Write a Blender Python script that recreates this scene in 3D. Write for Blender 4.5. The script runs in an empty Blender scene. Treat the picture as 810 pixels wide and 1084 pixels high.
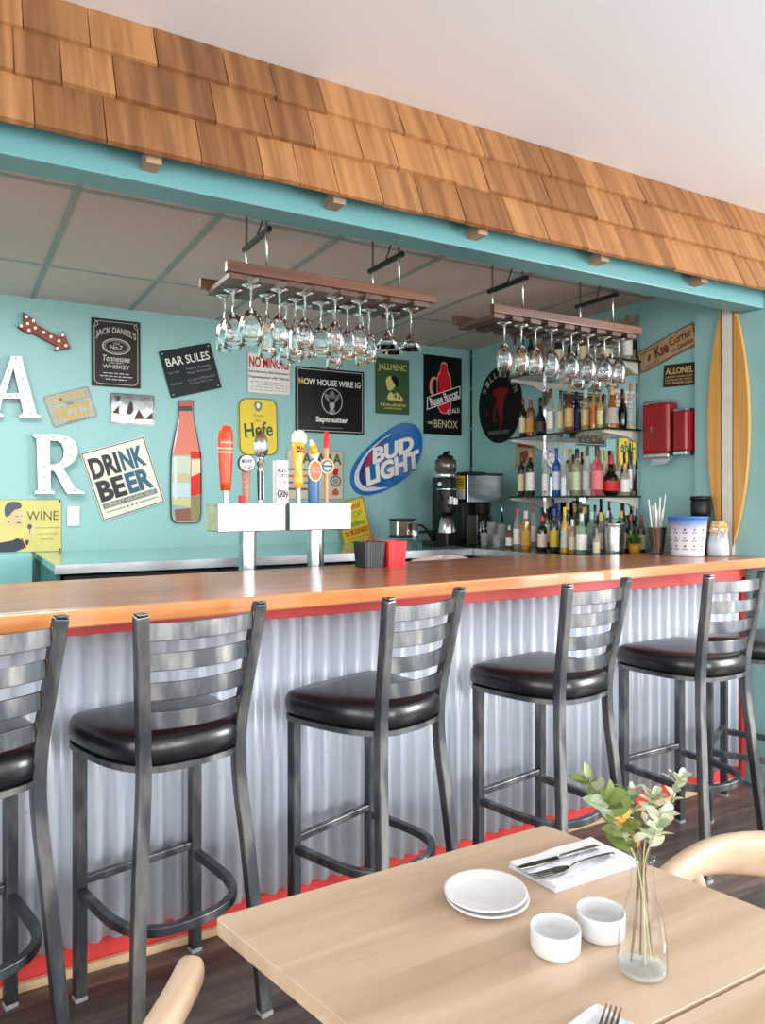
import bpy, math, random
from mathutils import Vector, Matrix
from mathutils.geometry import tessellate_polygon
R = math.radians
rnd = random.Random(7)
scn = bpy.context.scene
col = scn.collection

# ------------------------------------------------------------------ camera
YAW, FPX, HOR, EYE = R(29.75), 800.0, 529.0, 1.37
cam_d = bpy.data.cameras.new('camera')
cam = bpy.data.objects.new('camera', cam_d); col.objects.link(cam)
cam.location = (0, 0, EYE); cam.rotation_euler = (R(90), 0, -YAW)
cam_d.sensor_fit = 'AUTO'; cam_d.sensor_width = 36.0
cam_d.lens = 36.0 * FPX / 1084.0
cam_d.shift_y = (HOR - 542.0) / 1084.0
cam_d.clip_start = 0.02
scn.camera = cam

# ------------------------------------------------------------------ world, lights, exposure
w = bpy.data.worlds.new('world'); scn.world = w; w.use_nodes = True
wn = w.node_tree; wn.nodes.clear()
wo = wn.nodes.new('ShaderNodeOutputWorld'); wb = wn.nodes.new('ShaderNodeBackground')
wb.inputs[0].default_value = (0.80, 0.90, 1.0, 1); wb.inputs[1].default_value = 1.0
wn.links.new(wb.outputs[0], wo.inputs[0])

def area(name, loc, rot, sx, sy, power, colr=(1, 1, 1)):
    l = bpy.data.lights.new(name, 'AREA'); l.shape = 'RECTANGLE'; l.size = sx; l.size_y = sy
    l.energy = power; l.color = colr
    o = bpy.data.objects.new(name, l); col.objects.link(o); o.location = loc; o.rotation_euler = rot
    return o
# daylight through the three street windows behind the camera and the two in the left wall
for x, pw in ((-1.75, 28), (0.35, 40), (2.3, 60)):
    area('window_daylight', (x, -2.96, 1.55), (R(103), 0, 0), 1.6, 1.7, pw, (1.0, 0.99, 0.98))
for i, y in enumerate((-1.5, 0.6)):
    area('window_daylight_side', (-2.96, y, 1.55), (R(103), 0, R(-90)), 1.6, 1.7, 26, (1.0, 0.99, 0.98))
area('window_daylight_right', (5.06, -0.6, 1.55), (R(92), 0, R(90)), 1.6, 1.7, 150, (1.0, 0.99, 0.98))
# ceiling fittings behind the beam, over the bar (out of view)
area('bar_ceiling_light', (0.0, 3.3, 2.46), (0, 0, 0), 1.1, 0.5, 20, (1.0, 0.97, 0.92))
scn.view_settings.view_transform = 'Standard'
try: scn.view_settings.look = 'None'
except Exception: pass
scn.view_settings.gamma = 1.0
scn.view_settings.use_curve_mapping = False
scn.view_settings.exposure = 0.66
scn.cycles.use_denoising = True
scn.cycles.max_bounces = 14; scn.cycles.transparent_max_bounces = 24
scn.cycles.diffuse_bounces = 5; scn.cycles.glossy_bounces = 4; scn.cycles.transmission_bounces = 12
scn.cycles.caustics_reflective = False; scn.cycles.caustics_refractive = False
scn.cycles.sample_clamp_indirect = 6.0

# ------------------------------------------------------------------ helpers: a photograph direction meets a known plane
SN, CS = math.sin(YAW), math.cos(YAW)
def on_y(px, py, Y):
    u = (px-405)/FPX; d = Y/(CS-u*SN)
    return d*(SN+u*CS), EYE+(HOR-py)*d/FPX          # X, Z
def on_x(px, py, X):
    u = (px-405)/FPX; d = X/(SN+u*CS)
    return d*(CS-u*SN), EYE+(HOR-py)*d/FPX          # Y, Z
def on_z(px, py, z):
    d = FPX*(z-EYE)/(HOR-py); u = (px-405)/FPX
    return d*(SN+u*CS), d*(CS-u*SN)                  # X, Y

# ------------------------------------------------------------------ materials
def srgb(r, g, b):
    f = lambda c: (c/255/12.92) if c/255 <= 0.04045 else ((c/255+0.055)/1.055)**2.4
    return (f(r), f(g), f(b), 1)
MC = {}
def new_mat(name):
    m = bpy.data.materials.new(name); m.use_nodes = True
    nt = m.node_tree; return m, nt, nt.nodes['Principled BSDF']
def mat(name, c, rough=0.5, metal=0.0, var=0.06, scale=14.0, bump=0.0, coat=0.0, emit=0.0, spec=None, sheen=0.0):
    """principled surface with a faint procedural mottling"""
    if name in MC: return MC[name]
    m, nt, p = new_mat(name)
    tc = nt.nodes.new('ShaderNodeTexCoord'); nz = nt.nodes.new('ShaderNodeTexNoise')
    nz.inputs['Scale'].default_value = scale; nz.inputs['Detail'].default_value = 3
    nt.links.new(tc.outputs['Object'], nz.inputs['Vector'])
    rp = nt.nodes.new('ShaderNodeValToRGB'); nt.links.new(nz.outputs['Fac'], rp.inputs['Fac'])
    rp.color_ramp.elements[0].position = 0.3; rp.color_ramp.elements[1].position = 0.7
    rp.color_ramp.elements[0].color = tuple(max(0, v*(1-var)) for v in c[:3])+(1,)
    rp.color_ramp.elements[1].color = tuple(min(1, v*(1+var)) for v in c[:3])+(1,)
    nt.links.new(rp.outputs[0], p.inputs['Base Color'])
    p.inputs['Roughness'].default_value = rough; p.inputs['Metallic'].default_value = metal
    if coat: p.inputs['Coat Weight'].default_value = coat; p.inputs['Coat Roughness'].default_value = 0.06
    if spec is not None: p.inputs['Specular IOR Level'].default_value = spec
    if emit:
        p.inputs['Emission Color'].default_value = c; p.inputs['Emission Strength'].default_value = emit
    if bump:
        b = nt.nodes.new('ShaderNodeBump'); b.inputs['Strength'].default_value = bump; b.inputs['Distance'].default_value = 0.002
        nt.links.new(nz.outputs['Fac'], b.inputs['Height']); nt.links.new(b.outputs[0], p.inputs['Normal'])
    MC[name] = m; return m

def wood(name, dark, light, axis=0, along=1.2, across=26.0, rough=0.4, coat=0.0, plank=None, plank_axis=1, plank_var=0.25,
         island=0.0, scvec=None, dist=0.6, cols=None, bump=0.15, coatr=0.08, gap=False, length=None):
    """grain stretched along one axis; optional boards across plank_axis; optional per-piece tint"""
    if name in MC: return MC[name]
    m, nt, p = new_mat(name); N = nt.nodes.new; L = nt.links.new
    tc = N('ShaderNodeTexCoord'); mp = N('ShaderNodeMapping')
    sc = [across]*3; sc[axis] = along; sc = scvec or sc; mp.inputs['Scale'].default_value = sc
    src = tc.outputs['Object']
    fac_extra = None
    if plank:
        sx = N('ShaderNodeSeparateXYZ'); L(src, sx.inputs[0])
        dv = N('ShaderNodeMath'); dv.operation = 'DIVIDE'; L(sx.outputs[plank_axis], dv.inputs[0]); dv.inputs[1].default_value = plank
        fl = N('ShaderNodeMath'); fl.operation = 'FLOOR'; L(dv.outputs[0], fl.inputs[0])
        wn0 = N('ShaderNodeTexWhiteNoise'); wn0.noise_dimensions = '1D'; L(fl.outputs[0], wn0.inputs['W'])
        val = wn0.outputs['Value']
        if length:
            ml = N('ShaderNodeMath'); ml.operation = 'MULTIPLY_ADD'; L(val, ml.inputs[0]); ml.inputs[1].default_value = 7.0
            d2 = N('ShaderNodeMath'); d2.operation = 'DIVIDE'; L(sx.outputs[axis], d2.inputs[0]); d2.inputs[1].default_value = length
            L(d2.outputs[0], ml.inputs[2])
            f2 = N('ShaderNodeMath'); f2.operation = 'FLOOR'; L(ml.outputs[0], f2.inputs[0])
            cb = N('ShaderNodeCombineXYZ'); L(fl.outputs[0], cb.inputs[0]); L(f2.outputs[0], cb.inputs[1])
            wn0 = N('ShaderNodeTexWhiteNoise'); wn0.noise_dimensions = '2D'; L(cb.outputs[0], wn0.inputs['Vector']); val = wn0.outputs['Value']
        mu = N('ShaderNodeVectorMath'); mu.operation = 'MULTIPLY_ADD'
        cmb = N('ShaderNodeCombineXYZ'); L(val, cmb.inputs[0]); L(val, cmb.inputs[1]); L(val, cmb.inputs[2])
        L(cmb.outputs[0], mu.inputs[0]); mu.inputs[1].default_value = (9, 9, 9); L(src, mu.inputs[2])
        src = mu.outputs[0]; fac_extra = val
    if island:
        ge = N('ShaderNodeNewGeometry')
        cmb = N('ShaderNodeCombineXYZ'); rr = ge.outputs['Random Per Island']
        for k in range(3): L(rr, cmb.inputs[k])
        mu = N('ShaderNodeVectorMath'); mu.operation = 'MULTIPLY_ADD'; L(cmb.outputs[0], mu.inputs[0])
        mu.inputs[1].default_value = (31, 17, 23); L(src, mu.inputs[2]); src = mu.outputs[0]; fac_extra = rr
    L(src, mp.inputs['Vector'])
    nz = N('ShaderNodeTexNoise'); nz.inputs['Scale'].default_value = 1.0; nz.inputs['Detail'].default_value = 5; nz.inputs['Distortion'].default_value = dist
    L(mp.outputs[0], nz.inputs['Vector'])
    rp = N('ShaderNodeValToRGB'); L(nz.outputs['Fac'], rp.inputs['Fac'])
    rp.color_ramp.elements[0].position = 0.32; rp.color_ramp.elements[0].color = dark
    rp.color_ramp.elements[1].position = 0.62; rp.color_ramp.elements[1].color = light
    out = rp.outputs[0]
    if fac_extra is not None:
        mx = N('ShaderNodeMix'); mx.data_type = 'RGBA'; mx.blend_type = 'MULTIPLY'
        r2 = N('ShaderNodeValToRGB'); L(fac_extra, r2.inputs['Fac'])
        r2.color_ramp.interpolation = 'LINEAR'
        cl = cols or [(1-plank_var,)*3+(1,), (1, 1, 1, 1)]
        r2.color_ramp.elements[0].color = cl[0]; r2.color_ramp.elements[1].color = cl[-1]
        for i, c in enumerate(cl[1:-1]):
            e = r2.color_ramp.elements.new((i+1)/(len(cl)-1)); e.color = c
        mx.inputs['Factor'].default_value = 1.0
        L(out, mx.inputs['A']); L(r2.outputs[0], mx.inputs['B']); out = mx.outputs['Result']
    L(out, p.inputs['Base Color'])
    p.inputs['Roughness'].default_value = rough
    if coat: p.inputs['Coat Weight'].default_value = coat; p.inputs['Coat Roughness'].default_value = coatr
    if bump:
        b = N('ShaderNodeBump'); b.inputs['Strength'].default_value = bump; b.inputs['Distance'].default_value = 0.002
        L(nz.outputs['Fac'], b.inputs['Height']); L(b.outputs[0], p.inputs['Normal'])
    MC[name] = m; return m

def brushed(name, c1, c2, scale=(3, 3, 3), rough=0.3, pos=(0.4, 0.65), rough2=None):
    if name in MC: return MC[name]
    m, nt, p = new_mat(name); N = nt.nodes.new; L = nt.links.new
    tc = N('ShaderNodeTexCoord'); mp = N('ShaderNodeMapping'); mp.inputs['Scale'].default_value = scale
    nz = N('ShaderNodeTexNoise'); nz.inputs['Scale'].default_value = 4; nz.inputs['Detail'].default_value = 5
    L(tc.outputs['Object'], mp.inputs[0]); L(mp.outputs[0], nz.inputs['Vector'])
    rp = N('ShaderNodeValToRGB'); L(nz.outputs['Fac'], rp.inputs[0])
    rp.color_ramp.elements[0].position = pos[0]; rp.color_ramp.elements[0].color = c1
    rp.color_ramp.elements[1].position = pos[1]; rp.color_ramp.elements[1].color = c2
    L(rp.outputs[0], p.inputs['Base Color']); p.inputs['Metallic'].default_value = 1.0
    p.inputs['Roughness'].default_value = rough
    MC[name] = m; return m

def thin_glass(name, tint=(0.96, 0.98, 0.98), refl=0.9, body=None, body_fac=0.0, rough=0.02, edge=0.4, wob=0.08, fmax=0.75):
    """clear glass wall: see-through by its tint, mirror-like by Fresnel"""
    if name in MC: return MC[name]
    m = bpy.data.materials.new(name); m.use_nodes = True; nt = m.node_tree; nt.nodes.clear(); N = nt.nodes.new; L = nt.links.new
    out = N('ShaderNodeOutputMaterial'); mx = N('ShaderNodeMixShader'); tr = N('ShaderNodeBsdfTransparent'); gl = N('ShaderNodeBsdfGlossy')
    tr.inputs[0].default_value = tuple(tint)+(1,); gl.inputs['Roughness'].default_value = rough; gl.inputs[0].default_value = (refl,)*3+(1,)
    lw = N('ShaderNodeLayerWeight'); lw.inputs['Blend'].default_value = 0.35
    nz = N('ShaderNodeTexNoise'); nz.inputs['Scale'].default_value = 20
    rm = N('ShaderNodeMapRange'); L(lw.outputs['Facing'], rm.inputs[0]); rm.inputs[3].default_value = 0.06; rm.inputs[4].default_value = fmax
    pw = N('ShaderNodeMath'); pw.operation = 'POWER'; L(rm.outputs[0], pw.inputs[0]); pw.inputs[1].default_value = 1.5
    bp = N('ShaderNodeBump'); bp.inputs['Strength'].default_value = wob; bp.inputs['Distance'].default_value = 0.002
    L(nz.outputs['Fac'], bp.inputs['Height']); L(bp.outputs[0], gl.inputs['Normal'])
    L(pw.outputs[0], mx.inputs[0]); L(tr.outputs[0], mx.inputs[1]); L(gl.outputs[0], mx.inputs[2])
    tcr = N('ShaderNodeValToRGB'); L(lw.outputs['Facing'], tcr.inputs[0])
    tcr.color_ramp.elements[0].position = 0.35; tcr.color_ramp.elements[0].color = tuple(tint)+(1,)
    tcr.color_ramp.elements[1].position = 0.95; tcr.color_ramp.elements[1].color = tuple(v*edge for v in tint)+(1,)
    L(tcr.outputs[0], tr.inputs[0])
    res = mx.outputs[0]
    if body_fac:
        df = N('ShaderNodeBsdfDiffuse'); df.inputs[0].default_value = body
        m2 = N('ShaderNodeMixShader'); m2.inputs[0].default_value = body_fac
        L(res, m2.inputs[1]); L(df.outputs[0], m2.inputs[2]); res = m2.outputs[0]
    L(res, out.inputs[0]); MC[name] = m; return m

def solid_glass(name, tint=(1, 1, 1, 1), ior=1.47, rough=0.0):
    if name in MC: return MC[name]
    m, nt, p = new_mat(name); nz = nt.nodes.new('ShaderNodeTexNoise'); nz.inputs['Scale'].default_value = 6
    rp = nt.nodes.new('ShaderNodeValToRGB'); rp.color_ramp.elements[0].color = tuple(v*0.97 for v in tint[:3])+(1,); rp.color_ramp.elements[1].color = tint
    nt.links.new(nz.outputs['Fac'], rp.inputs[0]); nt.links.new(rp.outputs[0], p.inputs['Base Color'])
    p.inputs['Transmission Weight'].default_value = 1.0; p.inputs['IOR'].default_value = ior; p.inputs['Roughness'].default_value = rough
    MC[name] = m; return m
DRINKG = solid_glass('drinking_glass')
TEAL = mat('teal_wall_paint', srgb(150, 196, 196), 0.55, var=0.03, scale=3)
TEAL2 = mat('teal_beam_paint', srgb(98, 150, 153), 0.4, var=0.03, scale=3)
WHITEC = mat('white_ceiling_paint', srgb(226, 227, 229), 0.9, var=0.01, scale=2)
TILE = mat('ceiling_tile', srgb(228, 200, 190), 0.95, var=0.03, scale=60, bump=0.3)
GRID = mat('ceiling_grid_paint', srgb(158, 166, 160), 0.6)
FLOORM = wood('dark_floor_planks', srgb(70, 58, 54), srgb(120, 102, 94), axis=0, along=1.6, across=22, rough=0.38, plank=0.15, plank_axis=1, plank_var=0.45, length=1.2)
BARWOOD = wood('bar_top_wood', srgb(150, 80, 46), srgb(192, 118, 74), axis=0, along=0.9, across=18, rough=0.3, coat=0.25, plank=0.07, plank_axis=1, plank_var=0.22, coatr=0.14, bump=0.05, length=0.9)
BAREDGE = wood('bar_edge_wood', srgb(196, 118, 62), srgb(226, 152, 90), axis=0, along=1.2, across=24, rough=0.3, coat=0.6)
REDP = mat('red_trim_paint', srgb(218, 70, 66), 0.4, var=0.05)
CORR = mat('corrugated_steel', srgb(226, 235, 247), 0.33, metal=0.25, var=0.03, scale=5)
PALEW = wood('pale_strip_wood', srgb(190, 155, 115), srgb(220, 190, 150), axis=0, rough=0.5)
SHING = wood('cedar_shingle', srgb(138, 94, 56), srgb(178, 128, 80), axis=2, along=2.2, across=34, rough=0.65, island=1, scvec=(30, 0.6, 1.6), dist=0.25,
             cols=[(1, 1, 1, 1), (.90, .82, .76, 1), (1.0, .97, .9, 1), (.55, .49, .45, 1), (1, 1, .96, 1), (.70, .63, .57, 1), (1, .95, .86, 1), (.60, .52, .46, 1), (1, 1, 1, 1)], bump=0.4)
SEAT = mat('black_vinyl', srgb(22, 23, 27), 0.28, var=0.1, scale=40, coat=0.2)
STEEL = brushed('raw_clear_coated_steel', srgb(88, 92, 98), srgb(176, 174, 168), (4, 4, 1.2), 0.42, pos=(0.45, 0.85))
BRASS = brushed('weld_brown', srgb(130, 100, 66), srgb(190, 160, 120), (6, 6, 6), 0.35)
GLIDE = mat('grey_glide', srgb(150, 150, 150), 0.5)
TABLEW = wood('pale_beech', srgb(186, 157, 130), srgb(208, 182, 156), axis=0, along=1.4, across=20, rough=0.36, coat=0.15, plank=0.085, plank_axis=1, plank_var=0.14, bump=0.05)
CHAIRW = wood('pale_beech_chair', srgb(192, 164, 136), srgb(210, 184, 156), axis=1, along=2, across=26, rough=0.4, coat=0.1, bump=0.04)
CERAM = mat('white_glaze', srgb(214, 214, 215), 0.18, var=0.01, coat=0.4)
CERAMW = mat('white_glaze_inner', srgb(232, 234, 238), 0.25, var=0.02)
LINEN = mat('white_napkin', srgb(224, 224, 230), 0.9, var=0.02, scale=120, bump=0.2)
CUTL = brushed('cutlery_steel', srgb(140, 138, 136), srgb(200, 198, 196), (8, 8, 8), 0.16)
INOX = brushed('stainless_steel', srgb(200, 204, 208), srgb(228, 231, 233), (1, 6, 6), 0.27)
CHROME = mat('chrome', srgb(215, 218, 220), 0.08, metal=1.0, var=0.03)
BLACKM = mat('black_plastic', srgb(16, 17, 19), 0.38, var=0.1, spec=0.35)
BLACKD = mat('black_cooler', srgb(26, 28, 31), 0.45, var=0.1)
GLASS = thin_glass('clear_glass')
MIRROR = mat('mirror_silver', (0.9, 0.93, 0.92, 1), 0.015, metal=1.0, var=0.01)
RACKW = wood('rack_wood', srgb(76, 46, 30), srgb(114, 70, 46), axis=0, rough=0.35, coat=0.3)
RACKS = wood('rack_slat_wood', srgb(62, 44, 34), srgb(92, 68, 54), axis=1, rough=0.4)
DARKST = mat('dark_steel', srgb(60, 62, 64), 0.4, metal=0.9)
ZINC = mat('zinc_rod', srgb(170, 174, 176), 0.3, metal=1.0)

# ------------------------------------------------------------------ mesh builder
class MB:
    def __init__(s): s.v = []; s.f = []; s.m = []; s.s = []
    def add(s, vs, fs, m=0, smooth=False, M=None):
        b = len(s.v)
        if M is not None: vs = [M @ Vector(v) for v in vs]
        s.v += [tuple(v) for v in vs]
        for f in fs: s.f.append([b+i for i in f]); s.m.append(m); s.s.append(smooth)
        return s
    def box(s, c, d, m=0, M=None):
        x, y, z = c; a, b, e = d[0]/2, d[1]/2, d[2]/2
        vs = [(x-a, y-b, z-e), (x+a, y-b, z-e), (x+a, y+b, z-e), (x-a, y+b, z-e), (x-a, y-b, z+e), (x+a, y-b, z+e), (x+a, y+b, z+e), (x-a, y+b, z+e)]
        return s.add(vs, [(3, 2, 1, 0), (4, 5, 6, 7), (0, 1, 5, 4), (1, 2, 6, 5), (2, 3, 7, 6), (3, 0, 4, 7)], m, False, M)
    def span(s, x0, x1, y0, y1, z0, z1, m=0): return s.box(((x0+x1)/2, (y0+y1)/2, (z0+z1)/2), (x1-x0, y1-y0, z1-z0), m)
    def lathe(s, prof, seg=20, m=0, c=(0, 0, 0), M=None, smooth=True, cap0=False, cap1=False, sx=1.0, sy=1.0):
        vs = []; fs = []
        for r, z in prof:
            for k in range(seg):
                a = 2*math.pi*k/seg; vs.append((c[0]+r*sx*math.cos(a), c[1]+r*sy*math.sin(a), c[2]+z))
        for i in range(len(prof)-1):
            for k in range(seg):
                k2 = (k+1) % seg; fs.append((i*seg+k, i*seg+k2, (i+1)*seg+k2, (i+1)*seg+k))
        s.add(vs, fs, m, smooth, M); b = len(s.v)-len(vs)
        if cap0: s.f.append([b+k for k in range(seg)][::-1]); s.m.append(m); s.s.append(False)
        if cap1: s.f.append([b+(len(prof)-1)*seg+k for k in range(seg)]); s.m.append(m); s.s.append(False)
        return s
    def sweep(s, pts, sec, m=0, up=(0, 0, 1), closed=False, smooth=False, sc=None, caps=True, M=None):
        """sweep a 2-D section (side, up) along a path"""
        P = [Vector(p) for p in pts]; n = len(P); k = len(sec); vs = []; up0 = Vector(up)
        for i in range(n):
            if closed: t = P[(i+1) % n]-P[i-1]
            else: t = P[min(i+1, n-1)]-P[max(i-1, 0)]
            t.normalize()
            side = t.cross(up0)
            if side.length < 1e-4: side = t.cross(Vector((0, 1, 0.01)))
            side.normalize(); u = side.cross(t).normalized()
            q = sc[i] if sc else 1.0
            qa, qb = q if isinstance(q, tuple) else (q, q)
            for a, b in sec: vs.append(P[i]+side*a*qa+u*b*qb)
        fs = []
        for i in range(n if closed else n-1):
            j = (i+1) % n
            for q in range(k):
                q2 = (q+1) % k; fs.append((i*k+q, i*k+q2, j*k+q2, j*k+q))
        s.add(vs, fs, m, smooth, M); b = len(s.v)-len(vs)
        if caps and not closed:
            s.f.append([b+q for q in range(k)][::-1]); s.m.append(m); s.s.append(False)
            s.f.append([b+(n-1)*k+q for q in range(k)]); s.m.append(m); s.s.append(False)
        return s
    def tube(s, pts, r, m=0, seg=10, closed=False, sc=None, M=None):
        return s.sweep(pts, circ(r, seg), m, (0.013, 0.021, 1), closed, True, sc, True, M)
    def rod(s, a, b, r0, r1=None, m=0, seg=12):
        r1 = r0 if r1 is None else r1
        return s.sweep([a, b], circ(1, seg), m, (0.01, 0.02, 1) if abs(a[2]-b[2]) < 1e-6 else (0, 1, 0.01), False, True, [r0, r1])
    def prism(s, poly, z0, z1, m=0, M=None, holes=(), ms=None):
        loops = [[Vector((x, y, 0)) for x, y in poly]]+[[Vector((x, y, 0)) for x, y in h] for h in holes]
        flat = [p for l in loops for p in l]
        tris = tessellate_polygon(loops)
        n = len(flat)
        vs = [(p.x, p.y, z0) for p in flat]+[(p.x, p.y, z1) for p in flat]
        fs = []
        for t in tris:
            a, b, c = (flat[i] for i in t)
            if (b-a).cross(c-a).z < 0: t = (t[2], t[1], t[0])
            fs.append((t[0]+n, t[1]+n, t[2]+n)); fs.append((t[2], t[1], t[0]))
        s.add(vs, fs, m, False, M); fs = []
        o = 0
        for li, l in enumerate(loops):
            k = len(l)
            ar = sum(l[i].x*l[(i+1) % k].y-l[(i+1) % k].x*l[i].y for i in range(k))
            for i in range(k):
                a, b = o+i, o+(i+1) % k
                if (ar > 0) == (li == 0): fs.append((a, b, b+n, a+n))
                else: fs.append((b, a, a+n, b+n))
            o += k
        b0 = len(s.v)-len(vs)
        for f in fs: s.f.append([b0+i for i in f]); s.m.append(m if ms is None else ms); s.s.append(False)
        return s
    def build(s, name, mats, parent=None, bevel=0.0, sub=0, seg=2, auto=None, loc=None, solid=0.0):
        me = bpy.data.meshes.new(name); me.from_pydata(s.v, [], s.f)
        if not isinstance(mats, (list, tuple)): mats = [mats]
        for x in mats: me.materials.append(x)
        me.polygons.foreach_set('material_index', s.m); me.polygons.foreach_set('use_smooth', s.s); me.update()
        o = bpy.data.objects.new(name, me); col.objects.link(o)
        if parent: o.parent = parent
        if loc: o.location = loc
        if solid:
            md = o.modifiers.new('solid', 'SOLIDIFY'); md.thickness = solid; md.offset = 0
        if bevel:
            md = o.modifiers.new('bevel', 'BEVEL'); md.width = bevel; md.segments = seg; md.limit_method = 'ANGLE'; md.angle_limit = R(40)
        if sub:
            md = o.modifiers.new('sub', 'SUBSURF'); md.levels = sub; md.render_levels = sub
        return o
def circ(r, n=10): return [(r*math.cos(2*math.pi*k/n), r*math.sin(2*math.pi*k/n)) for k in range(n)]
def rect(a, b): return [(-a/2, -b/2), (a/2, -b/2), (a/2, b/2), (-a/2, b/2)]
def rrect(w, h, r, n=5):
    o = []
    for cx, cy, a0 in ((w/2-r, h/2-r, 0), (-w/2+r, h/2-r, 90), (-w/2+r, -h/2+r, 180), (w/2-r, -h/2+r, 270)):
        for k in range(n+1):
            a = R(a0+90*k/n); o.append((cx+r*math.cos(a), cy+r*math.sin(a)))
    return o
def ell(cx, cy, a, b, n=28, rot=0):
    c, s_ = math.cos(rot), math.sin(rot); o = []
    for k in range(n):
        t = 2*math.pi*k/n; x, y = a*math.cos(t), b*math.sin(t); o.append((cx+x*c-y*s_, cy+x*s_+y*c))
    return o
def smooth_poly(p, it=2, closed=True):
    for _ in range(it):
        o = []; n = len(p)
        rng = range(n) if closed else range(n-1)
        if not closed: o.append(p[0])
        for i in rng:
            a, b = Vector(p[i]), Vector(p[(i+1) % n])
            o.append(tuple(a*0.75+b*0.25)); o.append(tuple(a*0.25+b*0.75))
        if not closed: o.append(p[-1])
        p = o
    return p
def empty(name, loc=(0, 0, 0), rz=0.0, M=None):
    o = bpy.data.objects.new(name, None); col.objects.link(o); o.empty_display_size = 0.05
    if M is not None: o.matrix_world = M
    else: o.location = loc; o.rotation_euler = (0, 0, rz)
    return o
def tag(o, label=None, cat=None, group=None, kind=None):
    if label: o['label'] = label
    if cat: o['category'] = cat
    if group: o['group'] = group
    if kind: o['kind'] = kind
    return o
def struct(o, label=None): o['kind'] = 'structure'; (label and o.__setitem__('label', label)); return o
CH = {}
def kids(o): return [c for c in bpy.data.objects if c.parent == o]
def copy_tree(o, parent=None):
    c = o.copy(); col.objects.link(c)
    if parent: c.parent = parent
    for k in CHILD.get(o.name, []): copy_tree(k, c)
    return c
CHILD = {}
def index_children(*roots):
    for o in list(bpy.data.objects):
        if o.parent: CHILD.setdefault(o.parent.name, [])
    for k in CHILD: CHILD[k] = []
    for o in list(bpy.data.objects):
        if o.parent: CHILD[o.parent.name].append(o)
_TC = {}
def text_geo(s, bold=0.0, shear=0.0):
    key = (s, bold, shear)
    if key not in _TC:
        cu = bpy.data.curves.new('t', 'FONT'); cu.body = s; cu.size = 1; cu.resolution_u = 3; cu.offset = bold; cu.shear = shear
        o = bpy.data.objects.new('t', cu); col.objects.link(o)
        dg = bpy.context.evaluated_depsgraph_get(); dg.update()
        me = bpy.data.meshes.new_from_object(o.evaluated_get(dg))
        vs = [tuple(v.co) for v in me.vertices]; fs = [tuple(p.vertices) for p in me.polygons]
        bpy.data.objects.remove(o); bpy.data.curves.remove(cu); bpy.data.meshes.remove(me)
        x0 = min(v[0] for v in vs); x1 = max(v[0] for v in vs); y0 = min(v[1] for v in vs); y1 = max(v[1] for v in vs)
        vs = [((v[0]-(x0+x1)/2)/(x1-x0), (v[1]-(y0+y1)/2)/(y1-y0), 0) for v in vs]
        nrm = []
        for f in fs:
            a, b, c = (Vector(vs[i]) for i in f[:3]); nrm.append(f if (b-a).cross(c-a).z > 0 else f[::-1])
        _TC[key] = (vs, nrm)
    return _TC[key]
def put_text(mb, s, cx, cy, w, h, z, m=0, bold=0.0, rot=0.0, arc=0.0, shear=0.0, depth=0.0012):
    """lettering with a little thickness, fitted to a w x h box; arc lifts its middle"""
    vs, fs = text_geo(s, bold, shear); c, sn = math.cos(rot), math.sin(rot); o = []
    for x, y, _ in vs:
        X = x*w; Y = y*h+arc*(1-(2*x)**2)
        o.append((cx+X*c-Y*sn, cy+X*sn+Y*c, z))
    n = len(o); top = [(a, b, d+depth) for a, b, d in o]
    ed = {}
    for f in fs:
        for i in range(len(f)): ed[(f[i], f[(i+1) % len(f)])] = 1
    side = [(a, b, b+n, a+n) for (a, b) in ed if (b, a) not in ed]
    mb.add(o+top, [tuple(i+n for i in f) for f in fs]+side, m)

# ================================================================== SETTING
XR, XW, YB, ZB, ZF = 3.39, 3.36, 4.60, 2.49, 2.78       # right walls, back wall, bar ceiling, dining ceiling
struct(MB().span(-3.1, 5.2, -3.1, 4.8, -0.06, 0).build('floor', FLOORM))
struct(MB().span(-3.1, 5.2, -3.1, 2.34, ZF, ZF+0.06).build('ceiling', WHITEC))
c2 = MB(); c2.span(-1.4, XR+0.1, 2.30, YB+0.1, ZB, ZB+0.05, 0)
struct(c2.build('ceiling_bar', TILE))
g = MB()
for x in (-0.66, -0.13, 0.396, 0.92, 1.443, 1.967, 2.49, 3.01): g.span(x-0.012, x+0.012, 2.336, YB, ZB-0.004, ZB+0.002)
for y in (2.40, 2.905, 3.92): g.span(-1.3, XR, y-0.012, y+0.012, ZB-0.0038, ZB+0.002)
struct(g.build('trim_1', GRID))
struct(MB().span(-1.4, XR+0.1, YB, YB+0.1, 0, 2.75).build('wall_back', TEAL))
struct(MB().span(XR, XR+0.2, 2.60, YB, 0, 2.75).build('wall_right', TEAL))
struct(MB().span(XW, XR+0.2, 2.21, 2.605, 0, 2.44).build('wall_right_front', TEAL))
struct(MB().span(XR+0.2, 5.1, 2.30, 2.40, 0, ZF).build('wall_front_right', TEAL))

struct(MB().span(-1.4, -1.3, 2.34, YB, 0, 2.75).build('wall_left', TEAL))
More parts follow.
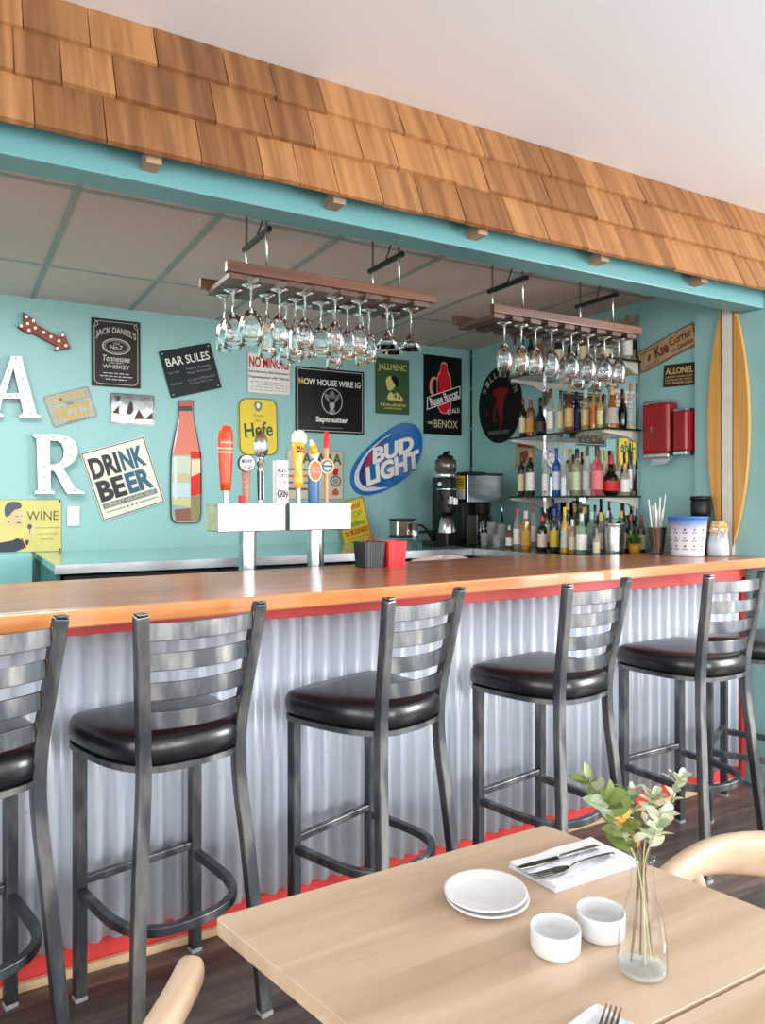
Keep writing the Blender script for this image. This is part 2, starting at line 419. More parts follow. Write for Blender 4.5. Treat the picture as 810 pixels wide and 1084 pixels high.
# dining-room walls with window openings (behind and to the left of the camera)
def holed(name, axis, pos, a0, a1, opens, z0, z1):
    b = MB(); xs = sorted([a0, a1]+[v for o in opens for v in o])
    def seg(p, q, lo, hi):
        if axis == 'y': b.span(p, q, pos-0.1, pos, lo, hi)
        else: b.span(pos-0.1, pos, p, q, lo, hi)
    seg(a0, a1, 0, z0); seg(a0, a1, z1, ZF)
    for i in range(0, len(xs), 2): seg(xs[i], xs[i+1], z0, z1)
    return struct(b.build(name, WHITEC))
holed('wall_street', 'y', -3.0, -3.1, 5.2, [(-2.55, -0.95), (-0.45, 1.15), (1.5, 3.1)], 0.7, 2.4)
holed('wall_side', 'x', -3.0, -3.0, 2.4, [(-2.3, -0.7), (-0.2, 1.4)], 0.7, 2.4)
holed('wall_dining_right', 'x', 5.2, -3.0, 2.4, [(-1.4, 0.2)], 0.7, 2.4)
struct(MB().span(-3.0, -1.4, 2.30, 2.40, 0, ZF).build('wall_front_left', TEAL))
FRAMEW = mat('white_window_frame', srgb(235, 235, 232), 0.5)
k = 0
for a, b in ((-2.55, -0.95), (-0.45, 1.15), (1.5, 3.1)):
    k += 1; f = MB()
    for q in (a+0.03, (a+b)/2, b-0.03): f.span(q-0.03, q+0.03, -3.08, -3.02, 0.7, 2.4)
    for q in (0.73, 2.37): f.span(a, b, -3.08, -3.02, q-0.03, q+0.03)
    struct(f.build('window_%d' % k, FRAMEW))
for a, b in ((-2.3, -0.7), (-0.2, 1.4)):
    k += 1; f = MB()
    for q in (a+0.03, (a+b)/2, b-0.03): f.span(-3.08, -3.02, q-0.03, q+0.03, 0.7, 2.4)
    for q in (0.73, 2.37): f.span(-3.08, -3.02, a, b, q-0.03, q+0.03)
    struct(f.build('window_%d' % k, FRAMEW))
# header beam and the wall above the bar opening
struct(MB().span(-1.4, 5.1, 2.22, 2.336, 2.28, 2.44).build('trim_2', TEAL2, bevel=0.004), 'teal header beam over the bar opening')
struct(MB().span(-3.0, 5.1, 2.305, 2.36, 2.44, ZF).build('wall_header', TEAL2))
# pony wall left of the back counter
struct(MB().span(-1.3, 0.375, 4.40, YB, 0, 1.085).build('wall_low', mat('pale_teal_paint', srgb(150, 214, 214), 0.5, var=0.02)))
# vertical grey cover strips in the wall corner and beside the mirror
st = MB(); st.span(XR-0.012, XR-0.002, YB-0.024, YB-0.014, 1.1, ZB); 
for z in (2.44, 2.2, 1.9, 1.6): st.box((XR-0.013, YB-0.024, z), (0.008, 0.008, 0.016), 1)
struct(st.build('trim_3', [DARKST, CHROME]))

# ------------------------------------------------------------------ shingle awning
aw = empty('awning', (1.0, 2.22, 2.32))
tag(aw, 'cedar shingle awning of three courses along the bar opening under the white ceiling', 'awning')
P0, P1 = Vector((0, 2.13, 2.32)), Vector((0, 2.30, ZF)); SL = (P1-P0); LEN = SL.length; SD = SL.normalized(); NRM = Vector((0, -SD.z, SD.y))
EXPO = LEN/3; XA = 4.3
rows = [  # seam positions in photograph pixels at each course's lower edge, bottom course first
    (0.0, [36, 112, 212, 277, 316, 357, 404, 446, 491, 541, 578, 620, 660, 712, 761]),
    (1/3., [65, 122, 227, 286, 332, 382, 420, 480, 516, 581, 630, 668, 702, 745, 775]),
    (2/3., [24, 95, 166, 240, 291, 343, 426, 471, 511, 547, 580, 617, 681, 730, 770])]
for ci, (t, seams) in enumerate(rows):
    b = MB(); Y = P0.y+SL.y*t
    xs = [on_y(s, 0, Y)[0] for s in seams]
    x = xs[0]; ext = []
    while x > -1.35: x -= rnd.uniform(0.1, 0.2); ext.append(x)
    xs = ext[::-1]+xs
    while xs[-1] < XA-0.16: xs.append(xs[-1]+rnd.uniform(0.09, 0.17))
    xs.append(XA)
    for i in range(len(xs)-1):
        x0, x1 = xs[i]+0.0016, xs[i+1]-0.0016
        if x1-x0 < 0.02: continue
        dz = rnd.uniform(-0.004, 0.004) if ci else rnd.uniform(-0.003, 0.003)
        lo = P0+SD*(t*LEN+dz); hi = P0+SD*min((t*LEN+EXPO+0.05), LEN-0.002)
        th = rnd.uniform(0.013, 0.018); off = rnd.uniform(0, 0.002)
        def pt(x, base, n): q = base+NRM*n; return (x, q.y, q.z)
        n0 = 0.004+off; 
        vs = [pt(x0, lo, n0), pt(x1, lo, n0), pt(x1, hi, -0.006), pt(x0, hi, -0.006),
              pt(x0, lo, n0+th), pt(x1, lo, n0+th), pt(x1, hi, 0.002), pt(x0, hi, 0.002)]
        b.add(vs, [(0, 1, 2, 3), (7, 6, 5, 4), (4, 5, 1, 0), (5, 6, 2, 1), (6, 7, 3, 2), (7, 4, 0, 3)])
    o = b.build('shingle_course', SHING); o.parent = aw; o.matrix_parent_inverse = Matrix.Translation(-Vector(aw.location))
bb = MB()
PB = P0+SD*0.03
bb.add([(-1.4, PB.y, PB.z), (XA, PB.y, PB.z), (XA, P1.y, P1.z), (-1.4, P1.y, P1.z), (-1.4, PB.y+0.02, PB.z), (XA, PB.y+0.02, PB.z), (XA, P1.y+0.0, P1.z), (-1.4, P1.y, P1.z)],
       [(0, 1, 2, 3), (7, 6, 5, 4), (0, 4, 5, 1)])
o = bb.build('backing_board', PALEW, aw); o.location = -Vector(aw.location)
BRKW = wood('bracket_wood', srgb(140, 116, 92), srgb(170, 144, 116), axis=1, rough=0.6)
for px in (161, 356, 507, 636, 741):
    x = on_y(px, 0, 2.18)[0]
    o = MB().span(x-0.022, x+0.022, 2.155, 2.222, 2.312, 2.35).build('bracket', BRKW, aw, bevel=0.002); o.location = -Vector(aw.location)

# ------------------------------------------------------------------ bar front and top
bf = empty('service_bar', (1.0, 2.36, 0)); tag(bf, 'corrugated steel bar front framed in red under the wooden bar top', 'bar front')
def bpart(mb, name, m, **kw):
    o = mb.build(name, m, bf, **kw); o.location = -Vector(bf.location); return o
bpart(MB().span(-1.4, 3.345, 2.345, 2.42, 0.0, 1.0525), 'carcass', BLACKD)
def corr(x0, x1, yb):
    n = int((x1-x0)/0.061*12); vs = []; fs = []
    for i in range(n+1):
        x = x0+(x1-x0)*i/n; ph = 2*math.pi*x/0.061
        y = yb-0.0012-0.0125*math.tanh(1.2*math.cos(ph))/math.tanh(1.2)
        vs += [(x, y, 0.085), (x, y, 1.0)]
    for i in range(n): fs.append((2*i, 2*i+2, 2*i+3, 2*i+1))
    return MB().add(vs, fs, 0, True)
bpart(corr(-1.3, 1.02, 2.326), 'corrugated_sheet', CORR, solid=0.0012)
bpart(corr(1.02, 3.32, 2.326), 'corrugated_sheet', CORR, solid=0.0012)
bpart(MB().span(-1.4, 3.345, 2.305, 2.345, 0.982, 1.0505), 'top_rail', REDP, bevel=0.002)
bpart(MB().span(-1.4, 3.345, 2.341, 2.35, 0.02, 0.115), 'kick_board', REDP)
bpart(MB().span(3.318, 3.345, 2.305, 2.345, 0.02, 0.998), 'corner_post', REDP, bevel=0.002)
bpart(MB().span(-1.4, 3.345, 2.318, 2.336, 0.0, 0.026), 'base_shoe', PALEW, bevel=0.003)
for x in (-0.5, 0.19, 0.74, 1.04, 1.29, 1.65, 1.96, 2.2, 2.57, 2.94):
    for z in (0.46, 0.52) if x > 1 else (0.5,):
        xx = round(x/0.061)*0.061+0.0305*0+ (0.3 if z > .5 and x > 1 else 0)*0.2
        xx = round(xx/0.061)*0.061
        bpart(MB().lathe([(0.0001, 0.006), (0.003, 0.005), (0.0045, 0.002), (0.006, 0)], 8, M=Matrix.Translation((xx, 2.3172, z)) @ Matrix.Rotation(R(90), 4, 'X')), 'screw', ZINC)

bt = empty('bar_counter', (1.0, 2.40, 1.06)); tag(bt, 'long glossy red-brown wooden bar top running across the opening', 'bar counter')
def fy(x): return 2.0+0.0617*(x-0.1)
def by(x): return 2.765+0.06*(x-0.1)
TX = XW-0.001
o = MB().prism([(-1.3, fy(-1.3)+0.04), (TX, fy(TX)+0.04), (TX, 2.735), (2.69, 2.735), (2.66, by(2.66)), (-1.3, by(-1.3))], 1.053, 1.095).build('worktop', BARWOOD, bt, bevel=0.003); o.location = -Vector(bt.location)
o = MB().prism([(-1.3, fy(-1.3)), (TX, fy(TX)), (TX, fy(TX)+0.04), (-1.3, fy(-1.3)+0.04)], 1.051, 1.095).build('front_edge', BAREDGE, bt, bevel=0.005); o.location = -Vector(bt.location)

# ------------------------------------------------------------------ back counter, coolers, side counter
bc = empty('back_counter', (1.6, 4.1, 0)); tag(bc, 'stainless topped back counter along the teal sign wall', 'counter')
def cpart(e, mb, name, m, **kw):
    o = mb.build(name, m, e, **kw); o.location = -Vector(e.location); return o
REFLTOP = mat('steel_top_teal_reflection', srgb(120, 176, 172), 0.14, var=0.04, coat=0.5)  # stainless top; the teal wall's reflection is painted in as its base colour
cpart(bc, MB().span(0.40, 2.70, 3.66, YB-0.004, 1.045, 1.08), 'worktop', REFLTOP, bevel=0.002)
cpart(bc, MB().span(0.40, 2.70, 3.64, 3.66, 1.035, 1.081), 'steel_edge', INOX, bevel=0.002)
cpart(bc, MB().span(0.41, 0.43, 3.68, 4.38, 0.0, 1.044), 'side_panel', mat('dark_teal_panel', srgb(60, 120, 122), 0.5))
cpart(bc, MB().span(0.44, 2.68, 4.25, 4.38, 0.0, 1.044), 'back_panel', BLACKD)
def cooler(x0, x1, lab):
    e = empty('bar_cooler', ((x0+x1)/2, 3.95, 0)); tag(e, lab, 'cooler', 'coolers under the back counter')
    cpart(e, MB().span(x0, x1, 3.74, 4.22, 0.02, 1.02), 'cabinet', BLACKD, bevel=0.004)
    cpart(e, MB().span(x0+0.01, x1-0.01, 3.70, 3.735, 0.12, 0.97), 'door', BLACKM, bevel=0.003)
    cpart(e, MB().span(x0+0.05, x1-0.05, 3.685, 3.70, 0.93, 0.955), 'handle', ZINC, bevel=0.002)
    cpart(e, MB().span(x0+0.01, x1-0.01, 3.715, 3.74, 0.03, 0.11), 'vent_grille', DARKST)
cooler(0.45, 1.18, 'black undercounter cooler nearest the low teal wall')
cooler(1.19, 1.92, 'black undercounter cooler behind the twin beer towers')
cooler(1.93, 2.66, 'black undercounter cooler below the coffee grinder')
sc_ = empty('side_counter', (3.05, 3.6, 0)); tag(sc_, 'dark side counter below the bottle shelves along the right wall', 'counter')
BLACKTOP = mat('black_counter_top', srgb(34, 36, 38), 0.25, var=0.15, coat=0.3)
cpart(sc_, MB().span(2.72, XR-0.003, 2.74, YB-0.004, 1.045, 1.08), 'worktop', BLACKTOP, bevel=0.002)
cpart(sc_, MB().span(2.703, 2.72, 2.74, YB-0.005, 1.03, 1.081), 'steel_edge', INOX, bevel=0.002)
cpart(sc_, MB().span(2.76, XR-0.003, 2.76, YB-0.005, 0.0, 1.044), 'cabinet', BLACKD)
ub = empty('ice_bin', (2.3, 3.3, 0)); tag(ub, 'black underbar ice bin just behind the bar top', 'ice bin')
cpart(ub, MB().span(1.95, 2.62, 3.08, 3.55, 0.55, 1.02), 'body', BLACKD, bevel=0.01)
for x in (1.99, 2.58):
    for y in (3.12, 3.51): cpart(ub, MB().rod((x, y, 0), (x, y, 0.55), 0.02), 'leg', INOX)

# ================================================================== BAR STOOLS
def interp(path, z):
    for (a, b) in zip(path, path[1:]):
        lo, hi = (a, b) if a[2] <= b[2] else (b, a)
        if lo[2] <= z <= hi[2]:
            t = (z-lo[2])/(hi[2]-lo[2]); return Vector(lo).lerp(Vector(hi), t)
    return Vector(path[-1])
def seat_outline(s=1.0, dy=0.0):
    p = [(-0.205, 0.165), (-0.17, 0.185), (0.17, 0.185), (0.205, 0.165), (0.205, 0.06), (0.185, -0.09), (0.13, -0.185), (0.05, -0.205), (-0.05, -0.205), (-0.13, -0.185), (-0.185, -0.09), (-0.205, 0.06)]
    p = [(x*s, y*s+dy) for x, y in p]
    return smooth_poly(p, 2)[::-1]
def make_stool():
    root = empty('bar_stool')
    # cushion: layered rings for a soft, domed upholstered seat
    b = MB(); ol = seat_outline(); n = len(ol)
    lay = [(0.965, 0.716), (1.0, 0.726), (1.012, 0.748), (1.0, 0.768), (0.965, 0.781), (0.90, 0.787), (0.6, 0.790), (0.25, 0.7915)]
    vs = [(x*s, y*s, z) for s, z in lay for x, y in ol]; fs = []
    for i in range(len(lay)-1):
        for k in range(n):
            k2 = (k+1) % n; fs.append((i*n+k2, i*n+k, (i+1)*n+k, (i+1)*n+k2))
    fs.append(tuple((len(lay)-1)*n+k for k in range(n))[::-1]); fs.append(tuple(range(n)))
    b.add(vs, fs, 0, True); b.build('seat', SEAT, root)
    fr = MB(); ring = [(x*0.955, y*0.955, 0.703) for x, y in seat_outline()]
    fr.sweep([(x, y, 0.707) for x, y, _ in ring], rect(0.020, 0.016), 0, closed=True)
    fr.prism([(x*0.94, y*0.94) for x, y in ol], 0.706, 0.716)
    fr.build('seat_frame', STEEL, root)
    a, b0 = 0.172, 0.155
    for s in (-1, 1):
        l = MB().span(s*a-0.016, s*a+0.016, b0-0.016, b0+0.016, 0.012, 0.700).build('leg', STEEL, root, bevel=0.004)
        MB().span(s*a-0.0165, s*a+0.0165, b0-0.0165, b0+0.0165, 0, 0.012).build('foot_glide', GLIDE, l, bevel=0.002)
        ctrl = [(s*0.178, -0.228, 0.012), (s*0.163, -0.205, 0.25), (s*0.148, -0.185, 0.47), (s*0.136, -0.172, 0.60), (s*0.131, -0.168, 0.70), (s*0.136, -0.174, 0.80), (s*0.148, -0.196, 0.92), (s*0.164, -0.226, 1.095)]
        path = smooth_poly(ctrl, 2, closed=False)
        p = MB().sweep(path, rect(0.034, 0.028), 0, up=(0, 1, 0.0)).build('back_post', STEEL, root, bevel=0.004)
        MB().box((s*0.178, -0.228, 0.006), (0.034, 0.034, 0.012)).build('foot_glide', GLIDE, p, bevel=0.002)
        q = path[-1]
        MB().box((q[0], q[1], q[2]+0.003), (0.026, 0.03, 0.006)).build('end_cap', STEEL, p, bevel=0.002)
    pathL = [(-0.131, -0.168, 0.70), (-0.136, -0.174, 0.80), (-0.148, -0.196, 0.92), (-0.164, -0.226, 1.095)]
    for z in (1.052, 0.977, 0.902, 0.827):
        c = interp(pathL, z); x0 = abs(c[0])-0.012; pts = []
        for i in range(13):
            t = -1+2*i/12; pts.append((x0*t, c[1]-0.035*(1-t*t), z))
        sl = MB().sweep(pts, rect(0.009, 0.044), 0).build('slat', STEEL, root, bevel=0.002)
        for s in (-1, 1):
            MB().box((s*(x0-0.002), c[1]-0.004, z), (0.007, 0.013, 0.0455)).build('weld', BRASS, sl, bevel=0.003)
    MB().span(-a+0.016, a-0.016, b0-0.011, b0+0.011, 0.315, 0.337).build('stretcher', STEEL, root, bevel=0.003)
    ctrl = [(-a, b0-0.014, 0.30), (-a+0.002, 0.02, 0.30), (-0.166, -0.06, 0.30), (-0.145, -0.13, 0.30), (-0.09, -0.180, 0.30), (0, -0.195, 0.30), (0.09, -0.180, 0.30), (0.145, -0.13, 0.30), (0.166, -0.06, 0.30), (a-0.002, 0.02, 0.30), (a, b0-0.014, 0.30)]
    MB().sweep(smooth_poly(ctrl, 3, closed=False), rect(0.022, 0.024), 0).build('foot_rest', STEEL, root, bevel=0.003)
    return root
stool = make_stool(); index_children()
for i, (x, y, r, lab) in enumerate([
    (0.010, 2.083, 0.24, 'ladder-back steel bar stool cut off by the left edge, black seat'),
    (0.507, 2.092, 0.20, 'ladder-back steel bar stool, second from the left, behind the bentwood chair arm'),
    (1.130, 2.060, 0.32, 'ladder-back steel bar stool in the middle of the bar, behind the table corner'),
    (1.830, 2.045, 0.165, 'ladder-back steel bar stool behind the flower vase, fourth along the bar'),
    (2.525, 2.005, 0.02, 'ladder-back steel bar stool turned almost side-on near the red corner post'),
    (3.020, 2.035, 0.46, 'bar stool at the far right, only its black seat and legs in view')]):
    o = stool if i == 0 else copy_tree(stool)
    o.location = (x, y, 0); o.rotation_euler = (0, 0, r); tag(o, lab, 'bar stool', 'bar stools along the bar')

# ================================================================== TABLES, CHAIRS, TABLE THINGS
TZ = 0.75
def table(y0, y1, lab, x1=0.984):
    sk = -0.222
    def P(x, y): return (x+sk*(y-1.098), y)
    cor = [P(0.340, y0), P(x1, y0), P(x1, y1), P(0.340, y1)]
    cx = sum(c[0] for c in cor)/4; cy = (y0+y1)/2
    e = empty('dining_table', (cx, cy, 0)); tag(e, lab, 'table', 'pale wood tables')
    # rounded corners
    pl = []
    for i in range(4):
        p, c, n = Vector(cor[i-1]), Vector(cor[i]), Vector(cor[(i+1) % 4])
        a = c+(p-c).normalized()*0.012; d = c+(n-c).normalized()*0.012
        for t in (0, .33, .67, 1): pl.append(tuple(a*(1-t)**2+c*2*t*(1-t)+d*t*t))
    o = MB().prism(pl, TZ-0.024, TZ).build('tabletop', TABLEW, e, bevel=0.005, seg=3); o.location = (-cx, -cy, 0)
    MB().rod((0, 0, 0.03), (0, 0, TZ-0.04), 0.03).build('pedestal', BLACKM, e)
    MB().box((0, 0, TZ-0.032), (0.3, 0.25, 0.016)).build('top_plate', BLACKM, e)
    MB().lathe([(0.0001, 0.035), (0.05, 0.032), (0.2, 0.012), (0.21, 0.0)], 28).build('base', BLACKM, e)
table(1.098, 0.618, 'pale wood dining table with plates, bowls and a flower vase on it')
table(0.612, 0.13, 'pale wood table pushed against the laid one, cut off by the lower right corner', 0.90)

def bent_chair(loc, rz, lab):
    e = empty('bentwood_chair', loc, rz); tag(e, lab, 'chair', 'pale bentwood chairs')
    # local: sitter faces +y; the back rail is a horseshoe open towards +y
    pts = []; sc = []
    top = 0.742
    for i in range(41):
        u_ = -1+2*i/40; k = abs(u_); t = u_*90/0.72
        if k <= 0.72: x, y = 0.258*math.sin(R(t)), -0.235*math.cos(R(t))
        else: x, y = math.copysign(0.258-0.012*((k-0.72)/0.28)**2, u_), 0.15*(k-0.72)/0.28
        q = 1.08+1.3*max(0, 1-(k/0.80)**2); ends = 1.0
        pts.append((x, y, top-0.021*q)); sc.append((ends, q*ends))
    for s_ in (0, -1):
        d_ = (Vector(pts[s_])-Vector(pts[1 if s_ == 0 else -2])).normalized(); p_ = Vector(pts[s_]); z_ = sc[s_]
        for dd, k_ in ((0.008, .93), (0.014, .75), (0.0175, .45)):
            e_ = (tuple(p_+d_*dd), (k_, z_[1]*k_))
            if s_ == 0: pts.insert(0, e_[0]); sc.insert(0, e_[1])
            else: pts.append(e_[0]); sc.append(e_[1])
    sec = [(0.020*math.copysign(abs(math.cos(2*math.pi*k/16))**0.75, math.cos(2*math.pi*k/16)), 0.021*math.copysign(abs(math.sin(2*math.pi*k/16))**0.75, math.sin(2*math.pi*k/16))) for k in range(16)]
    MB().sweep(pts, sec, 0, smooth=True, sc=sc).build('backrest', CHAIRW, e)
    pl = smooth_poly([(-0.21, 0.22), (0.21, 0.22), (0.235, 0.0), (0.19, -0.19), (0, -0.215), (-0.19, -0.19), (-0.235, 0.0)], 2)
    MB().prism(pl, 0.425, 0.455).build('seat', CHAIRW, e, bevel=0.008, seg=3)
    for s in (-1, 1):
        MB().tube([(s*0.20, 0.19, 0.0), (s*0.195, 0.18, 0.2), (s*0.19, 0.165, 0.43)], 0.017, sc=[0.7, 0.9, 1.1], seg=12).build('leg', CHAIRW, e)
        MB().tube([(s*0.215, -0.19, 0.0), (s*0.232, -0.08, 0.43), (s*0.256, 0.04, 0.708)], 0.018, sc=[0.7, 1.1, 0.9], seg=12).build('leg', CHAIRW, e)
    MB().tube([(-0.19, 0.175, 0.40), (0.19, 0.175, 0.40)], 0.012).build('stretcher', CHAIRW, e)
    return e
bent_chair((0.0, 1.075, 0), R(-40), 'pale bentwood chair at the lower left, only its rail end showing')
bent_chair((1.235, 0.655, 0), R(100), 'pale bentwood chair with a wide curved backrest right of the table')

# plates
def plate(px, py, z, lab):
    x, y = on_z(px, py, z+0.008); e = empty('side_plate', (x, y, z)); tag(e, lab, 'plate', 'stacked side plates')
    MB().lathe([(0.0001, 0.0015), (0.036, 0.0015), (0.040, 0.0), (0.043, 0.002), (0.0625, 0.0075), (0.0645, 0.009), (0.0638, 0.0112), (0.060, 0.0104), (0.045, 0.006), (0.040, 0.0045), (0.0001, 0.004)], 48).build('plate_body', CERAM, e)
plate(516, 949, TZ, 'white round side plate at the bottom of the stack on the table')
plate(514, 943, TZ+0.0085, 'white round side plate on top of the stack on the table')
# napkin, knife and fork
def slab(name, cor, z, h, m, e, n=6, wave=0.0015):
    vs = []; fs = []
    for j in range(n+1):
        for i in range(n+1):
            a = Vector(cor[0]).lerp(Vector(cor[1]), i/n); b = Vector(cor[3]).lerp(Vector(cor[2]), i/n); p = a.lerp(b, j/n)
            vs.append((p.x, p.y, z+h+wave*math.sin(i*1.9+j*1.3)))
    N = (n+1)*(n+1); vs += [(x, y, z) for x, y, _ in vs[:N]]
    q = lambda i, j: j*(n+1)+i
    for j in range(n):
        for i in range(n):
            fs.append((q(i, j), q(i, j+1), q(i+1, j+1), q(i+1, j)))
            fs.append((N+q(i, j), N+q(i+1, j), N+q(i+1, j+1), N+q(i, j+1)))
    bd = [q(i, 0) for i in range(n+1)]+[q(n, j) for j in range(1, n+1)]+[q(i, n) for i in range(n-1, -1, -1)]+[q(0, j) for j in range(n-1, 0, -1)]
    for a, b in zip(bd, bd[1:]+bd[:1]): fs.append((a, b, N+b, N+a))
    return MB().add(vs, fs, 0, False)
def napkin(cor, lab, layers=2, h=0.011):
    cx = sum(c[0] for c in cor)/4; cy = sum(c[1] for c in cor)/4
    e = empty('folded_napkin', (cx, cy, TZ)); tag(e, lab, 'napkin', 'white folded napkins')
    loc = [(c[0]-cx, c[1]-cy) for c in cor]
    for k in range(layers):
        s = 1-0.012*k
        slab('fold', [(x*s+0.002*k, y*s) for x, y in loc], k*h/layers, h/layers*0.9, LINEN, e).build('fold', LINEN, e, bevel=0.0015)
    return e
na = [on_z(538, 914, TZ+0.008), on_z(625, 887, TZ+0.008), on_z(676, 912, TZ+0.008), on_z(588, 943, TZ+0.004)]
napkin(na[::-1], 'white folded napkin under the knife and fork, behind the bowls')
NZ = TZ+0.0125
def knife(p0, p1, lab):
    d = Vector((p1[0]-p0[0], p1[1]-p0[1], 0)); ln = d.length; a = math.atan2(d.y, d.x)
    e = empty('table_knife', (p0[0], p0[1], NZ), a); tag(e, lab, 'knife')
    pl = [(0, 0.001), (0.006, -0.007), (0.03, -0.009), (ln*0.48, -0.008), (ln*0.5, -0.004), (ln*0.5, 0.004), (0.02, 0.0045)]
    MB().prism(pl, 0.001, 0.0026).build('blade', CUTL, e, bevel=0.0005)
    pts = [(ln*0.49, 0, 0.0022), (ln*0.6, 0, 0.003), (ln*0.85, 0, 0.0035), (ln*0.97, 0, 0.0035), (ln, 0, 0.003)]
    MB().sweep(pts, [(0.0055*math.cos(t*math.pi/5), 0.0025*math.sin(t*math.pi/5)) for t in range(10)], 0, smooth=True, sc=[0.8, 0.85, 1.15, 1.2, 0.5]).build('handle', CUTL, e)
def fork(p0, p1, lab, z, group='table forks', tine=1.0):
    d = Vector((p1[0]-p0[0], p1[1]-p0[1], 0)); ln = d.length; a = math.atan2(d.y, d.x)
    e = empty('table_fork', (p0[0], p0[1], z), a); tag(e, lab, 'fork', group)
    for k in range(4):
        y = -0.0084+0.0056*k
        MB().sweep([(0, y, 0.006), (0.02, y, 0.0035), (0.045, y, 0.003)], rect(0.003, 0.0016), 0, sc=[0.6, 1, 1]).build('tine', CUTL, e)
    pl = [(0.043, -0.0098), (0.043, 0.0098), (0.06, 0.010), (0.072, 0.007), (0.082, 0.003), (0.082, -0.003), (0.072, -0.007), (0.06, -0.010)]
    MB().prism(pl[::-1], 0.0022, 0.0038).build('head', CUTL, e, bevel=0.0005)
    pts = [(0.078, 0, 0.0032), (0.1, 0, 0.006), (ln*0.7, 0, 0.0055), (ln*0.93, 0, 0.003), (ln, 0, 0.0028)]
    MB().sweep(pts, [(0.0045*math.cos(t*math.pi/5), 0.0018*math.sin(t*math.pi/5)) for t in range(10)], 0, smooth=True, sc=[0.7, 0.6, 0.9, 1.3, 0.6]).build('handle', CUTL, e)
knife(on_z(546, 920, NZ), on_z(634, 897.5, NZ), 'steel table knife lying on the napkin behind the bowls')
fork(on_z(563, 932, NZ), on_z(650, 904.5, NZ), 'steel table fork beside the knife on the napkin', NZ)
nb = [on_z(631, 1064, TZ+0.008), on_z(690, 1098, TZ+0.008), on_z(640, 1150, TZ+0.008), on_z(578, 1098, TZ+0.008)]
napkin(nb, 'white napkin cut off by the bottom edge, with fork tines on it')
fork(on_z(650, 1070, NZ), on_z(610, 1190, NZ), 'steel fork at the bottom edge, only its tines in view', NZ)
# bowls
def bowl(px, py, r, h, lab):
    x, y = on_z(px, py, TZ); e = empty('ramekin_bowl', (x, y, TZ)); tag(e, lab, 'bowl', 'small white bowls')
    MB().lathe([(0.0001, 0), (r*0.86, 0), (r*0.97, 0.004), (r, 0.012), (r*1.0, h-0.003), (r*0.98, h), (r*0.93, h-0.001), (r*0.92, h-0.006), (r*0.90, 0.014), (r*0.8, 0.007), (0.0001, 0.006)], 44).build('bowl_body', CERAM, e)
bowl(588, 1006, 0.0345, 0.034, 'small white straight-sided bowl nearest the stacked plates')
bowl(636, 989, 0.0345, 0.036, 'small white bowl half hidden behind the glass vase')

# vase with water, and the sprigs standing in it
vx, vy = on_z(680, 1029, TZ)
e = empty('bottle_vase', (vx, vy, TZ)); tag(e, 'clear glass bottle vase holding leafy sprigs on the table', 'vase')
VG = thin_glass('vase_glass', (0.985, 0.99, 0.99), edge=0.75, wob=0.0, fmax=0.5)
prof = [(0.0001, 0.004), (0.024, 0.0035), (0.029, 0.002), (0.0318, 0.008), (0.0322, 0.02), (0.0305, 0.05), (0.026, 0.078), (0.0195, 0.10), (0.0155, 0.118), (0.0142, 0.14), (0.0145, 0.152), (0.0168, 0.156), (0.0168, 0.160), (0.0150, 0.161)]
prof = [(r_, z*0.95) for r_, z in prof]
MB().lathe(prof, 36).build('vase_body', VG, e)
MB().lathe([(0.0001, 0.001), (0.022, 0.001), (0.0285, 0.003), (0.0295, 0.009), (0.02, 0.010), (0.0001, 0.0095)], 36).build('glass_base', thin_glass('thick_glass_base', (0.95, 0.97, 0.97), refl=0.8, body=(0.86, 0.92, 0.92, 1), body_fac=0.22, edge=1.0, wob=0.0, fmax=0.2), e)
MB().lathe([(0.0001, 0.0105), (0.0300, 0.0105), (0.0312, 0.02), (0.0295, 0.05), (0.0001, 0.05)], 36).build('water', thin_glass('water', (0.99, 0.995, 0.995), refl=0.6, edge=1.0, wob=0.0, fmax=0.3), e)
LEAFM = [mat('leaf_green', srgb(112, 128, 62), 0.5, var=0.2, scale=30), mat('leaf_grey_green', srgb(158, 170, 138), 0.55, var=0.12, scale=30),
         mat('leaf_pale', srgb(206, 208, 180), 0.55, var=0.1, scale=30), mat('leaf_orange', srgb(214, 150, 60), 0.55, var=0.12, scale=30)]
STEMM = mat('stem_brown', srgb(122, 104, 78), 0.6); STEMG = mat('stem_pale_green', srgb(170, 170, 128), 0.6)
def leaf(mb, p, d, up, ln, wd, m):
    d = Vector(d).normalized(); s = d.cross(Vector(up)).normalized(); n = s.cross(d).normalized(); vs = []; K = 7
    for i in range(K+1):
        t = i/K; wv = wd*math.sin(math.pi*min(1, t*0.94+0.06))**0.75*(1 if i < K else 0.1); b = -0.25*ln*t*t
        c = Vector(p)+d*ln*t+n*b
        vs += [c-s*wv+n*wv*0.25, c, c+s*wv+n*wv*0.25]
    fs = []
    for i in range(K): fs += [(3*i, 3*i+1, 3*i+4, 3*i+3), (3*i+1, 3*i+2, 3*i+5, 3*i+4)]
    mb.add(vs, fs, m, True)
